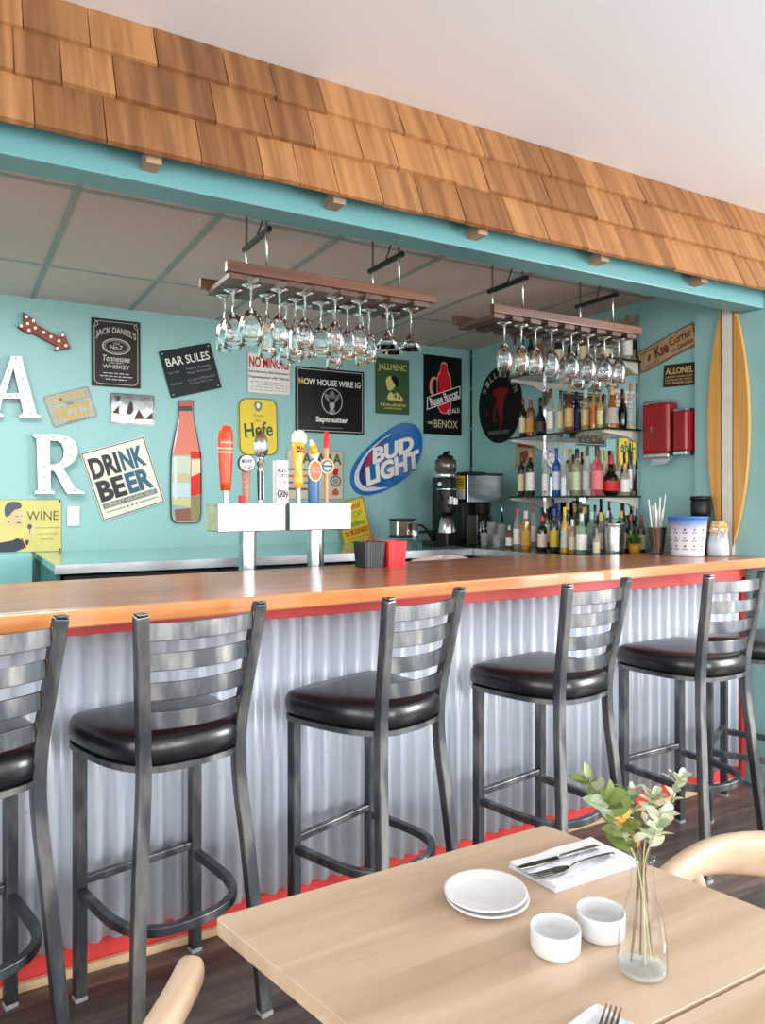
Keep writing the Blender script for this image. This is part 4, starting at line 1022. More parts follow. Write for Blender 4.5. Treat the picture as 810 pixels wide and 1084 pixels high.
tap(T1, 'tap_clip', b, [P_(206, 50, 50)], 253, 'small red block', bevel=0.003)
# big silver spoon
b = MB()
for (z0, z1, r0, r1) in ((0, 3, 3.5, 3.5), (34, 38, 4.6, 3.6), (38, 43, 3.4, 5), (43, 48, 5, 3)):
    b.lathe([(S(r0), S(z0)), (S(r1), S(z1))], 16, 0, sy=0.75)
b.lathe([(S(3.2), S(3)), (S(4.2), S(34))], 16, 1, sy=0.7)
for x in (-1.9, 1.9): b.box((S(x), -S(2.9), S(19)), (S(1.0), 0.004, S(30)), 0)
vs = []; fs = []; K, Jn = 20, 6
for j in range(Jn+1):
    q = j/Jn
    for k in range(K):
        a = 2*math.pi*k/K; r_ = math.sin(q*math.pi/2)
        zz = math.sin(a); wid = 8.2*(1-0.12*zz)
        vs.append((S(wid)*math.cos(a)*r_, 0.022*(1-r_*r_)-0.006, S(62)+S(15)*zz*r_))
for j in range(Jn):
    for k in range(K): fs.append((j*K+k, (j+1)*K+k, (j+1)*K+(k+1) % K, j*K+(k+1) % K))
b.add(vs, fs, 0, True)
b.tube([(0, 0, S(46)), (0, -0.002, S(50))], S(2.5), 0)
tap(T1, 'tap_handle', b, [CHROME, mat('black_spoon_grip', srgb(40, 40, 42), 0.3)], 276, 'silver spoon-shaped tap handle', solid=0.0)
# white square post with scribbled lettering
b = MB().box((0, 0, S(23)), (S(14), 0.045, S(46)))
o = tap(T1, 'tap_handle', b, [P_(240, 240, 238)], 297, 'white square tap handle with black lettering', bevel=0.004)
b = MB(); MM = Matrix.Translation((0, -0.0225, S(23))) @ Matrix.Rotation(R(90), 4, 'X')
tb = MB(); put_text(tb, 'BOLO', 0, S(12), S(11), S(5), 0.0002, 0, bold=0.015); put_text(tb, 'COCO', 0, S(6.5), S(11), S(4), 0.0002, 0, bold=0.01)
put_text(tb, 'O\u00b7Ok', 0, S(0), S(9), S(4), 0.0002, 1); put_text(tb, 'GRIN', 0, S(-13), S(11), S(8), 0.0002, 0, bold=0.02)
for r_ in (0,): tb.prism(ell(0, S(-13), S(6.3), S(6), 24), 0.0001, 0.0003, 0, holes=[ell(0, S(-13), S(5.8), S(5.5), 24)])
b.v = [tuple(MM @ Vector(v)) for v in tb.v]; b.f = tb.f; b.m = tb.m; b.s = tb.s; b.build('handle_print', [P_(50, 50, 52), P_(190, 110, 80)], o)
# yellow glass with foam top
YEL = mat('yellow_tap', srgb(240, 178, 40), 0.25, var=0.05, coat=0.4); FOAM = mat('foam_cream', srgb(246, 238, 214), 0.5, var=0.04)
b = MB(); b.lathe([(S(3), 0), (S(3), S(17))], 12, 1)
b.lathe([(0.0001, S(16)), (S(4), S(16)), (S(6.3), S(23)), (S(6.0), S(28)), (S(4.6), S(36)), (S(5.4), S(48)), (S(7.4), S(58)), (S(8), S(66)), (0.0001, S(66))], 20, 0, sy=0.75)
b.lathe([(0.0001, S(80)), (S(5), S(79)), (S(8.5), S(74)), (S(8.8), S(68)), (S(7), S(64)), (0.0001, S(64))], 18, 2, c=(S(1), 0, 0), sy=0.75)
o = tap(T2, 'tap_handle', b, [YEL, ZINC, FOAM], 316, 'yellow tap handle with a cream foam top')
tb = MB(); put_text(tb, 'BLU', 0, S(6), S(9), S(3.4), 0, 0, bold=0.02, rot=-0.1); put_text(tb, 'MTN', 0, S(2), S(9), S(3.4), 0, 0, bold=0.02, rot=-0.1)
MM = Matrix.Translation((0, -S(6.2), S(54))) @ Matrix.Rotation(R(90), 4, 'X'); b = MB(); b.v = [tuple(MM @ Vector(v)) for v in tb.v]; b.f, b.m, b.s = tb.f, tb.m, tb.s
b.build('handle_print', [P_(70, 50, 20)], o)
# blue handle with an orange oval and a curved horn
BLUE = mat('blue_tap', srgb(52, 104, 156), 0.35, var=0.06)
b = MB(); b.lathe([(S(5.6), 0), (S(6.6), S(3)), (S(6.6), S(26)), (S(6.2), S(44)), (0.0001, S(47))], 16, 0, sy=0.6)
b.tube([(S(1), 0, S(45)), (S(1.5), 0, S(52)), (S(-0.5), 0, S(61)), (S(-4), 0, S(70))], S(4.8), 1, sc=[1, 1.1, 0.9, 0.35])
b.tube([(S(0.7), -0.004, S(54)), (S(-1.2), -0.003, S(63))], S(4.6), 2, sc=[1.0, 0.85])
MM = Matrix.Translation((0, -0.014, S(35.5))) @ Matrix.Rotation(R(90), 4, 'X')
b.prism(ell(0, 0, S(8), S(12)), -0.006, 0.006, 3, MM); b.prism(ell(0, 0, S(6.8), S(10.6)), 0.006, 0.0075, 4, MM)
o = tap(T2, 'tap_handle', b, [BLUE, FOAM, YEL, P_(244, 236, 226), P_(232, 120, 84)], 332, 'blue tap handle with an orange oval badge and horn top')
tb = MB(); put_text(tb, 'PINKUS', 0, S(2.5), S(10), S(2.6), 0, 0); put_text(tb, 'ORANGE', 0, S(-1.5), S(10), S(2.6), 0, 0)
MM = Matrix.Translation((0, -0.0216, S(35.5))) @ Matrix.Rotation(R(90), 4, 'X'); b = MB(); b.v = [tuple(MM @ Vector(v)) for v in tb.v]; b.f, b.m, b.s = tb.f, tb.m, tb.s
b.build('badge_print', [P_(246, 214, 196)], o)
# wooden handle with a red tip and round badge
b = MB(); b.lathe([(S(2.2), 0), (S(2.4), S(34))], 12, 0)
b.lathe([(S(2.4), S(48)), (S(3), S(56)), (S(3.2), S(62))], 12, 0)
b.lathe([(S(3.2), S(61)), (S(3.3), S(72)), (S(2.4), S(79)), (0.0001, S(81))], 12, 1)
MM = Matrix.Translation((0, 0, S(41))) @ Matrix.Rotation(R(90), 4, 'X')
b.prism(circ(S(9), 26), -0.009, 0.009, 0, MM); b.prism(circ(S(6.4), 26), 0.009, 0.011, 2, MM); b.prism(circ(S(4.8), 26), 0.011, 0.012, 3, MM); b.box((0, -0.0135, S(41)), (S(9), 0.003, S(2)), 4)
tap(T2, 'tap_handle', b, [WOODH, P_(222, 52, 40, 0.3), P_(96, 104, 110), P_(176, 206, 214), P_(70, 80, 86)], 345.5, 'wooden tap handle with a red tip and round badge')

# ================================================================== SIGNS
class Sign:
    def __init__(s, name, lab, cat, q, wall='back', thick=0.006, off=0.004, board=None, rad=0.004, group=None, bevel=0.001):
        pts = []
        for px, py in q:
            if wall == 'back': x, z = on_y(px, py, YB-off); pts.append(Vector((x, z)))
            else: y, z = on_x(px, py, XR-off); pts.append(Vector((-y, z)))
        tl, tr, br, bl = pts; c = (tl+tr+br+bl)/4
        s.w = ((tr-tl).length+(br-bl).length)/2; s.h = ((tl-bl).length+(tr-br).length)/2
        d = (tr-tl)+(br-bl); a1 = math.atan2(d.y, d.x); u = (tl-bl)+(tr-br); a2 = math.atan2(-u.x, u.y); a = (a1+a2)/2
        if wall == 'back': M = Matrix(((1, 0, 0, c.x), (0, 0, -1, YB-off), (0, 1, 0, c.y), (0, 0, 0, 1)))
        else: M = Matrix(((0, 0, -1, XR-off), (-1, 0, 0, -c.x), (0, 1, 0, c.y), (0, 0, 0, 1)))
        s.e = empty(name, M=M @ Matrix.Rotation(a, 4, 'Z')); tag(s.e, lab, cat, group)
        s.t = thick; s.mats = []; s.art = MB(); s.let = MB(); s.z = thick+0.0002
        if board is not None:
            MB().prism(rrect(s.w, s.h, rad), 0, thick).build('panel', board, s.e, bevel=bevel)
    def mi(s, m):
        if m not in s.mats: s.mats.append(m)
        return s.mats.index(m)
    def text(s, t, x, y, w, h, m, bold=0.0, rot=0.0, arc=0.0, shear=0.0, lift=0.0):
        put_text(s.let, t, x*s.w, y*s.h, w*s.w, h*s.h, s.z+lift, s.mi(m), bold, rot, arc*s.h, shear, 0.001)
    def poly(s, p, m, lift=0.0, th=0.0008, holes=()):
        s.art.prism([(x*s.w, y*s.h) for x, y in p], s.z-0.0001, s.z+th+lift, s.mi(m), holes=[[(x*s.w, y*s.h) for x, y in h] for h in holes])
    def rect(s, x, y, w, h, m, lift=0.0): s.poly([(x-w/2, y-h/2), (x+w/2, y-h/2), (x+w/2, y+h/2), (x-w/2, y+h/2)], m, lift)
    def frame(s, inset, th, m, rad=0.0):
        a, b = s.w/2-inset, s.h/2-inset; c, d = a-th, b-th
        if rad: o, i = rrect(2*a, 2*b, rad), rrect(2*c, 2*d, max(rad-th, 0.001))
        else: o = [(-a, -b), (a, -b), (a, b), (-a, b)]; i = [(-c, -d), (c, -d), (c, d), (-c, d)]
        s.art.prism(o, s.z-0.0001, s.z+0.0008, s.mi(m), holes=[i])
    def lines(s, x, y, w, n, dy, m, h=0.012, seed=1, fill=0.6):
        """rows of print too small to read in the photograph: broken dashes"""
        r = random.Random(seed)
        for k in range(n):
            cx = x-w/2
            while cx < x+w/2-0.02:
                l = min(r.uniform(0.05, 0.13), x+w/2-cx); s.rect(cx+l/2, y-k*dy, l, h, m); cx += l+0.025
    def screws(s, m, dx=0.03, r=0.004, which=((-1, 1), (1, 1), (1, -1), (-1, -1))):
        for a, b in which:
            MB().lathe([(0.0001, 0.003), (r*0.7, 0.0025), (r, 0)], 10, c=(a*(s.w/2-dx*s.w-r), b*(s.h/2-dx*s.w-r), s.t)).build('screw', m, s.e)
    def done(s):
        if s.art.v: s.art.build('artwork', s.mats, s.e)
        if s.let.v: s.let.build('lettering', s.mats, s.e)
        return s
def world_poly(pts, Y):
    return [on_y(x, y, Y) for x, y in pts]
BLK, WHT, CRM, REDC, YELC, GRY = P_(24, 24, 26), P_(238, 236, 230), P_(226, 218, 190), P_(196, 36, 44), P_(236, 206, 70), P_(120, 124, 126)
SILV = mat('silver_print', srgb(190, 190, 184), 0.35, metal=0.3)

# rust arrow with bulbs
def cut_sign(name, lab, cat, poly, mats, th=0.035, holes=(), part='body'):
    P = world_poly(poly, YB); cx = sum(p[0] for p in P)/len(P); cz = sum(p[1] for p in P)/len(P)
    M = Matrix(((1, 0, 0, cx), (0, 0, -1, YB-0.002), (0, 1, 0, cz), (0, 0, 0, 1))); e = empty(name, M=M); tag(e, lab, cat)
    L = [(x-cx, z-cz) for x, z in P]; H = [[(x-cx, z-cz) for x, z in world_poly(h, YB)] for h in holes]
    MB().prism(L, 0, th, 0, holes=H, ms=1).build(part, mats, e, bevel=0.0015)
    return e, cx, cz
def A1(x, y): return x*.13846, 320+y*.13838
RUST = mat('rust_red_metal', srgb(140, 62, 44), 0.55, var=0.2, scale=30); RUSTD = mat('rust_dark_edge', srgb(74, 40, 34), 0.6, var=0.2)
BULB = mat('bulb_white', srgb(246, 236, 220), 0.25, emit=0.6); BULBD = mat('bulb_unlit', srgb(196, 196, 200), 0.2)
e, cx, cz = cut_sign('arrow_sign', 'rust-red arrow sign with small bulbs near the ceiling corner, pointing down right', 'sign',
    [A1(*p) for p in ((172, 82), (270, 150), (275, 178), (450, 275), (478, 228), (533, 358), (408, 378), (428, 342), (240, 240), (215, 248), (128, 194), (178, 165))], [RUST, RUSTD])
for p in ((198, 122), (252, 152), (207, 174), (158, 190), (265, 206), (217, 224), (330, 240), (384, 273), (445, 305), (473, 260), (497, 340), (433, 360)):
    x, z = on_y(*A1(*p), YB); MB().lathe([(0.0001, 0.010), (0.005, 0.0085), (0.0075, 0.003), (0.0075, 0)], 12, c=(x-cx, z-cz, 0.035)).build('bulb', BULB, e)
WMET = mat('white_enamel_metal', srgb(240, 242, 244), 0.35, var=0.02); WMETD = mat('galvanised_edge', srgb(120, 126, 130), 0.4, metal=0.6)
outer = [A1(*p) for p in ((80, 422), (160, 422), (275, 860), (310, 876), (305, 888), (140, 888), (135, 876), (172, 852), (148, 745), (15, 745), (-5, 850), (25, 872), (20, 885), (-120, 885), (-120, 875), (-70, 850))]
e, cx, cz = cut_sign('letter_sign', 'white metal marquee letter A at the left edge', 'letter', outer, [WMET, WMETD], 0.045, [[A1(*p) for p in ((98, 515), (140, 700), (40, 705))]])
for p in ((117, 440), (150, 512), (168, 596), (192, 672), (210, 760), (233, 856), (65, 538), (30, 632), (75, 722), (122, 720)):
    x, z = on_y(*A1(*p), YB); MB().lathe([(0.0001, 0.006), (0.005, 0.005), (0.007, 0)], 12, c=(x-cx, z-cz, 0.045)).build('bulb', BULBD, e)
def C1(x, y): return x*.27668, 300+y*.27675
outer = [(122, 580), (222, 580), (256, 588), (280, 604), (293, 632), (292, 658), (278, 684), (255, 700), (238, 708), (285, 785), (318, 798), (318, 806), (252, 806), (203, 718), (190, 718), (190, 788), (206, 798), (206, 806), (128, 806), (128, 798), (142, 790), (136, 596), (122, 588)]
hole = [(187, 604), (215, 604), (232, 616), (241, 640), (238, 668), (224, 688), (205, 694), (188, 694)]
e, cx, cz = cut_sign('letter_sign', 'white metal marquee letter R above the yellow wine sign', 'letter', [C1(*p) for p in outer], [WMET, WMETD], 0.045, [[C1(*p) for p in hole]])
for p in ((150, 592), (163, 650), (165, 700), (165, 740), (166, 790), (200, 592), (245, 598), (268, 628), (268, 660), (240, 690), (250, 740), (280, 790)):
    x, z = on_y(*C1(*p), YB); MB().lathe([(0.0001, 0.006), (0.005, 0.005), (0.007, 0)], 12, c=(x-cx, z-cz, 0.045)).build('bulb', BULBD, e)

# black whiskey tin
s = Sign('tin_sign', 'black whiskey tin sign with scrolled silver border near the ceiling', 'sign', ((96.8, 336), (148.9, 341.5), (148, 411.2), (96.8, 408.5)), board=mat('dark_tin', srgb(46, 41, 35), 0.4, var=0.3, scale=8, spec=0.25))
s.frame(0.014, 0.003, SILV, 0.03); s.text("JACK DANIEL'S", 0, 0.25, 0.82, 0.12, SILV, 0.02, arc=0.08)
s.poly(ell(0, 0.10, 0.29, 0.12), SILV, holes=[ell(0, 0.10, 0.265, 0.105)]); s.poly(ell(0, 0.10, 0.24, 0.09), SILV, holes=[ell(0, 0.10, 0.23, 0.084)])
s.text('Old', 0, 0.145, 0.12, 0.035, SILV); s.text('No.7', 0, 0.09, 0.26, 0.06, SILV, 0.02)
s.text('Tennessee', 0, -0.08, 0.56, 0.09, SILV, 0.01, shear=0.15); s.text('WHISKEY', 0, -0.20, 0.56, 0.06, SILV, 0.01)
s.lines(0, -0.30, 0.52, 1, 0.05, SILV, 0.014, 3); s.lines(0, -0.345, 0.66, 1, 0.05, SILV, 0.014, 4); s.lines(0, -0.39, 0.44, 1, 0.05, SILV, 0.014, 5); s.lines(0, -0.145, 0.3, 1, 0.05, SILV, 0.01, 6)
for sx in (-1, 1):
    s.art.tube([(sx*s.w*(0.44-0.07*math.sin(t/8*3.14)), s.h*(0.47-0.10*t/8), s.z) for t in range(9)], 0.002, s.mi(SILV), 6)
s.done()
# bar rules
s = Sign('tin_sign', 'tilted dark slate tin sign headed in big white capitals, left of the hanging glasses', 'sign', ((168.7, 373.5), (223, 361.5), (233, 409.6), (180.7, 423)), board=mat('slate_tin', srgb(32, 40, 46), 0.4, var=0.12, spec=0.25), rad=0.008)
s.text('BAR SULES', 0, 0.24, 0.84, 0.18, WHT, 0.01); PG = P_(130, 138, 142)
s.text('Samals:', -0.32, 0.02, 0.22, 0.05, PG); s.text('Teanas Resams.', 0.15, 0.04, 0.5, 0.055, PG); s.text('Wasts Fledomentt', 0.16, -0.05, 0.5, 0.055, PG)
s.text('Lonnes:', -0.32, -0.22, 0.22, 0.05, PG); s.text('Coesent Maats the', 0.16, -0.20, 0.52, 0.055, PG); s.text('Q Fose Fbon not', 0.14, -0.28, 0.46, 0.055, PG)
s.screws(CHROME, 0.035, 0.006); s.done()
# number plate
s = Sign('license_plate', 'weathered grey licence plate with yellow lettering, tilted beside the letter A', 'plate', ((45.5, 420.4), (93.6, 407.3), (103.1, 440.6), (56.9, 453.6)), board=mat('plate_grey', srgb(164, 170, 162), 0.5, var=0.12), rad=0.012, thick=0.003)
OCH = P_(206, 166, 72); s.text('HOME 7PELLN', 0, 0.31, 0.82, 0.17, OCH, 0.02); s.text('NLZCY', 0.03, -0.14, 0.78, 0.42, OCH, 0.03); s.text('TENN', 0.0, 0.10, 0.16, 0.07, P_(80, 84, 84)); s.rect(0.05, 0.18, 0.85, 0.012, P_(120, 124, 120)); s.lines(0.05, -0.44, 0.5, 1, 0.1, P_(110, 110, 100), 0.03, 2)
s.frame(0.004, 0.003, P_(120, 124, 118), 0.01); s.done()
# chrome plate
s = Sign('chrome_plate', 'mirror-like chrome plate below the black whiskey tin', 'plate', ((116.6, 415.9), (163.7, 418.1), (163.4, 451), (116.4, 448)), board=mat('polished_chrome', srgb(214, 214, 216), 0.12, metal=1.0, var=0.12, scale=9, bump=0.5), rad=0.01, thick=0.003)
s.frame(0.003, 0.004, P_(70, 70, 72), 0.01); DK = P_(60, 62, 66); BR = P_(92, 58, 50)
s.text('SPRITZAN', 0.12, 0.38, 0.55, 0.11, DK); s.poly(smooth_poly([(-0.15, -0.2), (-0.08, 0.22), (0.0, 0.25), (0.02, -0.15)], 2), DK); s.poly([(0.02, -0.34), (0.14, 0.0), (0.28, -0.3)], BR); s.poly([(-0.45, -0.15), (-0.3, 0.1), (-0.3, -0.18)], BR); s.poly([(0.28, -0.3), (0.46, -0.05), (0.46, -0.3)], DK); s.poly([(-0.42, 0.42), (-0.25, 0.42), (-0.32, 0.2)], DK)
s.done()
# drink beer
s = Sign('tin_sign', 'tilted cream tin sign with a two-word slogan in large dark block letters', 'sign', ((86.7, 480.9), (153.2, 460.5), (172.7, 530.5), (107.9, 553.8)), board=mat('cream_tin', srgb(230, 226, 212), 0.4, var=0.03), rad=0.002)
CHA, TLB = P_(62, 62, 62), P_(62, 104, 124)
s.frame(0.004, 0.005, P_(70, 62, 58)); s.text('DRI', -0.215, 0.245, 0.44, 0.30, CHA, 0.045); s.text('NK', 0.225, 0.245, 0.38, 0.30, TLB, 0.045); s.text('BE', -0.22, -0.09, 0.42, 0.30, CHA, 0.045); s.text('ER', 0.215, -0.09, 0.40, 0.30, TLB, 0.045)
s.rect(0, -0.305, 0.86, 0.075, GRY); s.text('CONSULT ING ENVI TELST', 0, -0.305, 0.80, 0.045, CRM, lift=0.0008)
s.rect(-0.26, -0.395, 0.30, 0.010, CHA); s.rect(0.26, -0.395, 0.30, 0.010, CHA)
for x in (-0.07, 0, 0.07): s.poly([(x+0.022*math.cos(R(90+36*k))*(1 if k % 2 == 0 else 0.45), -0.395+0.022*math.sin(R(90+36*k))*(1 if k % 2 == 0 else 0.45)) for k in range(10)], CHA)
s.done()
# wine sign
s = Sign('tin_sign', 'yellow tin sign of a dark-haired woman holding a glass, at the left edge', 'sign', ((-26, 528.8), (65.2, 528.4), (65.4, 583.6), (-26, 586.2)), board=mat('mustard_tin', srgb(212, 200, 116), 0.4, var=0.08, scale=10), rad=0.002)
SKN, HAR, NAV, PCH = P_(228, 190, 148), P_(84, 92, 102), P_(66, 70, 82), P_(232, 204, 140)
w0 = s.w
def wx(px): return (px+26)/91.3-0.5
def wy(py): return 0.5-(py-528.6)/56.3
def WP(l): return [(wx(x*.1235), wy(520+y*.1235)) for x, y in l]
s.poly(smooth_poly(WP([(30, 210), (60, 300), (130, 300), (180, 270), (190, 200), (150, 120), (60, 110)]), 2), SKN)
s.poly(smooth_poly(WP([(40, 290), (110, 300), (130, 370), (170, 400), (60, 440), (-200, 440), (-200, 360), (-30, 320)]), 2), PCH)
s.poly(smooth_poly(WP([(-200, 440), (60, 435), (170, 390), (215, 520), (-200, 525)]), 1), NAV)
s.poly(smooth_poly(WP([(30, 220), (28, 130), (70, 85), (170, 95), (180, 145), (110, 160), (70, 215)]), 2), HAR, lift=0.0004)
s.poly(WP([(165, 390), (178, 400), (215, 480), (205, 490)]), REDC, lift=0.0004); s.poly(smooth_poly(WP([(205, 400), (235, 355), (285, 360), (240, 420)]), 2), SKN); s.poly(smooth_poly(WP([(200, 420), (245, 420), (220, 480)]), 1), NAV)
s.poly(ell(wx(245*.1235), wy(520+305*.1235), 0.028, 0.05, 16), HAR); s.rect(wx(245*.1235), wy(520+345*.1235), 0.008, 0.08, HAR)
s.rect(wx(135*.1235), wy(520+215*.1235), 0.04, 0.012, HAR, 0.0004); s.rect(wx(175*.1235), wy(520+213*.1235), 0.025, 0.012, HAR, 0.0004); s.poly(ell(wx(150*.1235), wy(520+270*.1235), 0.025, 0.014, 12), REDC, lift=0.0004); s.poly(ell(wx(62*.1235), wy(520+260*.1235), 0.012, 0.025, 10), HAR, lift=0.0004)
s.text('WINE', wx(358*.1235), wy(520+212*.1235), 0.375, 0.17, P_(92, 86, 54))
for yy, ww, tt in ((318, 0.29, 'improves with age'), (370, 0.26, 'I improve with'), (415, 0.15, 'WINE')): s.text(tt, wx(395*.1235), wy(520+yy*.1235), ww, 0.045, P_(150, 142, 88))
s.frame(0.001, 0.002, P_(120, 116, 80)); s.screws(BLACKM, 0.01, 0.006, ((1, 1), (1, -1))); s.done()
# switch plate
s = Sign('switch_plate', 'blank white wall plate right of the yellow wine sign', 'wall plate', ((71, 535.8), (84.3, 536), (84.3, 556.8), (71, 556.8)), board=mat('plate_white', srgb(224, 222, 222), 0.4), rad=0.006)
MB().box((0, 0, s.t+0.002), (s.w*0.3, s.h*0.4, 0.004)).build('rocker', mat('plate_white', (1, 1, 1, 1)), s.e, bevel=0.001); s.done()
# bottle-shaped sign
def B1(x, y): return 170+x*.1728, 415+y*.1728
half = [(152, 805), (85, 803), (65, 785), (58, 740), (56, 560), (58, 420), (66, 350), (84, 260), (102, 170), (108, 120), (106, 60), (112, 52), (152, 52)]
outer = [B1(*p) for p in half]+[B1(304-x, y) for x, y in half[::-1][1:-1]]
e, cx, cz = cut_sign('bottle_sign', 'large bottle-shaped tin sign with a salmon neck, left of the orange tap', 'sign', outer, [mat('bottle_tin', srgb(150, 176, 174), 0.3, var=0.14, scale=9), P_(50, 70, 70)], 0.012)
b = MB(); z0 = 0.0122
def bl(pts, m, lift=0, sm=0):
    p = [on_y(*B1(*q), YB) for q in pts]; p = [(x-cx, z-cz) for x, z in p]
    if sm: p = smooth_poly(p, sm)
    b.prism(p, z0, z0+0.0006+lift, m)
bl([(108, 55), (194, 55), (194, 85), (108, 85)], 0); bl([(112, 120), (186, 120), (200, 190), (226, 290), (236, 385), (72, 385), (84, 290), (100, 190)], 1)
bl([(110, 86), (190, 86), (190, 118), (110, 118)], 5); bl([(70, 395), (180, 395), (180, 500), (66, 500)], 6); bl([(64, 555), (180, 555), (180, 645), (64, 645)], 2); bl([(64, 648), (180, 648), (180, 705), (70, 690)], 3); bl([(64, 500), (180, 500), (180, 552), (64, 552)], 7)
bl([(180, 365), (246, 368), (246, 625), (180, 640)], 4, 0.0006); bl([(184, 410), (240, 410), (240, 495), (184, 520)], 8, 0.0010); bl([(180, 642), (240, 630), (240, 780), (180, 795)], 9); bl([(80, 720), (180, 710), (180, 790), (90, 790)], 10)
bl([(100, 170), (112, 170), (92, 300), (70, 380), (68, 360)], 11, 0.0004); bl([(76, 400), (96, 400), (96, 660), (76, 660)], 11, 0.0008)
rim = [on_y(*q_, YB) for q_ in outer]; rim = [(x-cx, z-cz) for x, z in rim]; mx_ = sum(p[0] for p in rim)/len(rim)
b.prism(rim, z0-0.0001, z0+0.0012, 12, holes=[[(mx_+(x-mx_)*0.93, z*0.985) for x, z in rim]])
b.build('artwork', [P_(214, 96, 82), P_(224, 132, 112), P_(196, 220, 226), P_(212, 204, 140), P_(218, 52, 46), P_(90, 84, 74), P_(206, 212, 196), P_(206, 190, 150), P_(240, 214, 176), P_(150, 140, 100), P_(150, 100, 84), P_(216, 228, 228), P_(58, 78, 80)], e)
# wheat beer tray
s = Sign('tray_sign', 'yellow rounded beer tray sign with green lettering behind the spoon tap', 'sign', ((252.6, 422), (293, 422), (293, 482), (252.6, 482)), thick=0.012, board=P_(236, 206, 72), rad=0.06)
s.frame(0.001, 0.005, P_(70, 74, 40), 0.055); GRN = P_(38, 92, 54); s.text('Hefe', 0.0, -0.05, 0.74, 0.26, GRN, 0.02, rot=0.08); s.text('Taste', 0, 0.2, 0.28, 0.05, P_(170, 140, 60)); s.text('the', -0.02, 0.11, 0.14, 0.05, GRN)
s.poly(smooth_poly([(-0.12, 0.44), (-0.08, 0.3), (0, 0.26), (0.08, 0.3), (0.12, 0.44)], 2), P_(120, 130, 130)); s.poly(ell(0, 0.37, 0.05, 0.05, 14), WHT, lift=0.0006); s.done()
# no minors
s = Sign('notice_sign', 'white notice with a red capital heading under the left glass rack', 'sign', ((261.8, 372.3), (307.5, 377.4), (307, 418.9), (261.8, 416)), board=P_(232, 228, 222), rad=0.002)
s.text('NO MINORS', 0, 0.27, 0.92, 0.26, P_(186, 40, 50), 0.03); s.text('Introductory like Normaw a', 0, 0.03, 0.94, 0.08, CHA, 0.02); s.text('Deptetmental with Vehicle', 0, -0.10, 0.94, 0.08, CHA, 0.02)
s.lines(0, -0.21, 0.86, 4, 0.065, P_(140, 138, 136), 0.016, 9); s.frame(0.002, 0.002, P_(110, 110, 110)); s.done()
# black sign with stag circle
s = Sign('tin_sign', 'black framed tin sign with a round antler emblem above the yellow tap', 'sign', ((312.6, 388), (385.3, 393.5), (384.8, 460.6), (312.6, 457)), board=mat('gloss_black_tin', srgb(16, 17, 19), 0.3, var=0.1, spec=0.25), rad=0.002)
s.frame(0.012, 0.004, P_(206, 208, 206)); s.text('N', -0.425, 0.285, 0.055, 0.095, YELC, 0.02, 0.1); s.text('OW HOUSE WIRE IG', 0.03, 0.28, 0.83, 0.095, WHT, 0.02)
s.poly(ell(0.02, 0.0, 0.155, 0.205), SILV, holes=[ell(0.02, 0.0, 0.143, 0.19)])
for sx in (-1, 1):
    for k in range(4):
        s.art.tube([((0.02+sx*(0.01+0.012*k))*s.w, (-0.06+0.02*k)*s.h, s.z), ((0.02+sx*(0.05+0.016*k))*s.w, (0.0+0.02*k)*s.h, s.z), ((0.02+sx*(0.045+0.02*k))*s.w, (0.09+0.01*k)*s.h, s.z)], 0.0022, s.mi(SILV), 6)
s.poly(smooth_poly([(-0.03, -0.02), (0.07, -0.02), (0.04, -0.14), (0, -0.14)], 2), SILV); s.poly(ell(0.02, 0.10, 0.04, 0.06, 14), P_(120, 122, 120)); s.text('OLD', 0.02, -0.16, 0.08, 0.05, WHT)
s.text('Saptmutter', 0.02, -0.30, 0.47, 0.11, WHT, 0.03); s.rect(0.02, -0.415, 0.32, 0.012, P_(120, 122, 120)); s.done()
# beige poster behind the taps
s = Sign('tin_sign', 'beige tin sign with a red-ribboned medal behind the right tap handles', 'sign', ((303, 476), (363, 477), (363, 530), (303, 528)), board=mat('beige_tin', srgb(206, 198, 172), 0.5, var=0.08), rad=0.002)
s.text('ALAAA', 0.12, 0.33, 0.7, 0.22, P_(90, 92, 88), 0.03); s.poly(ell(0.36, -0.12, 0.1, 0.115), P_(90, 94, 98), holes=[ell(0.36, -0.12, 0.075, 0.085)]); s.poly(ell(0.36, -0.12, 0.055, 0.062), P_(150, 154, 154)); s.poly([(0.30, 0.14), (0.42, 0.14), (0.40, 0.0), (0.32, 0.0)], REDC); s.poly(smooth_poly([(0.28, -0.38), (0.36, -0.24), (0.44, -0.38), (0.36, -0.42)], 1), P_(206, 80, 64))
for k, c in enumerate(((90, 130, 140), (206, 110, 80), (90, 130, 140), (110, 90, 70))): s.rect(-0.22, 0.1-0.13*k, 0.5, 0.045, P_(*c))
s.frame(0.002, 0.003, P_(120, 110, 90)); s.done()
# blue egg-shaped beer sign
def D1(x, y): return 360+x*.17284, 370+y*.1728
egg = [(390, 447), (450, 458), (488, 500), (502, 570), (492, 650), (455, 725), (400, 785), (325, 838), (235, 880), (155, 897), (95, 880), (63, 835), (58, 775), (80, 705), (135, 630), (215, 555), (300, 490), (350, 460)]
e, cx, cz = cut_sign('beer_sign', 'blue egg-shaped beer sign with white slanted lettering, left of the coffee grinder', 'sign', [D1(*p) for p in smooth_poly(egg, 1)], [mat('blue_tin', srgb(28, 104, 176), 0.25, var=0.12, scale=5, coat=0.5), P_(40, 120, 180)], 0.014)
b = MB(); z0 = 0.0142
def el(pts, m, lift=0, sm=1):
    p = [on_y(*D1(*q), YB) for q in pts]; p = [(x-cx, z-cz) for x, z in p]
    if sm: p = smooth_poly(p, sm)
    b.prism(p, z0, z0+0.0006+lift, m)
el([(330, 500), (230, 560), (140, 650), (88, 740), (78, 800), (98, 850), (150, 872), (230, 862), (300, 842), (230, 846), (160, 838), (118, 800), (118, 740), (160, 660), (240, 575)], 0)
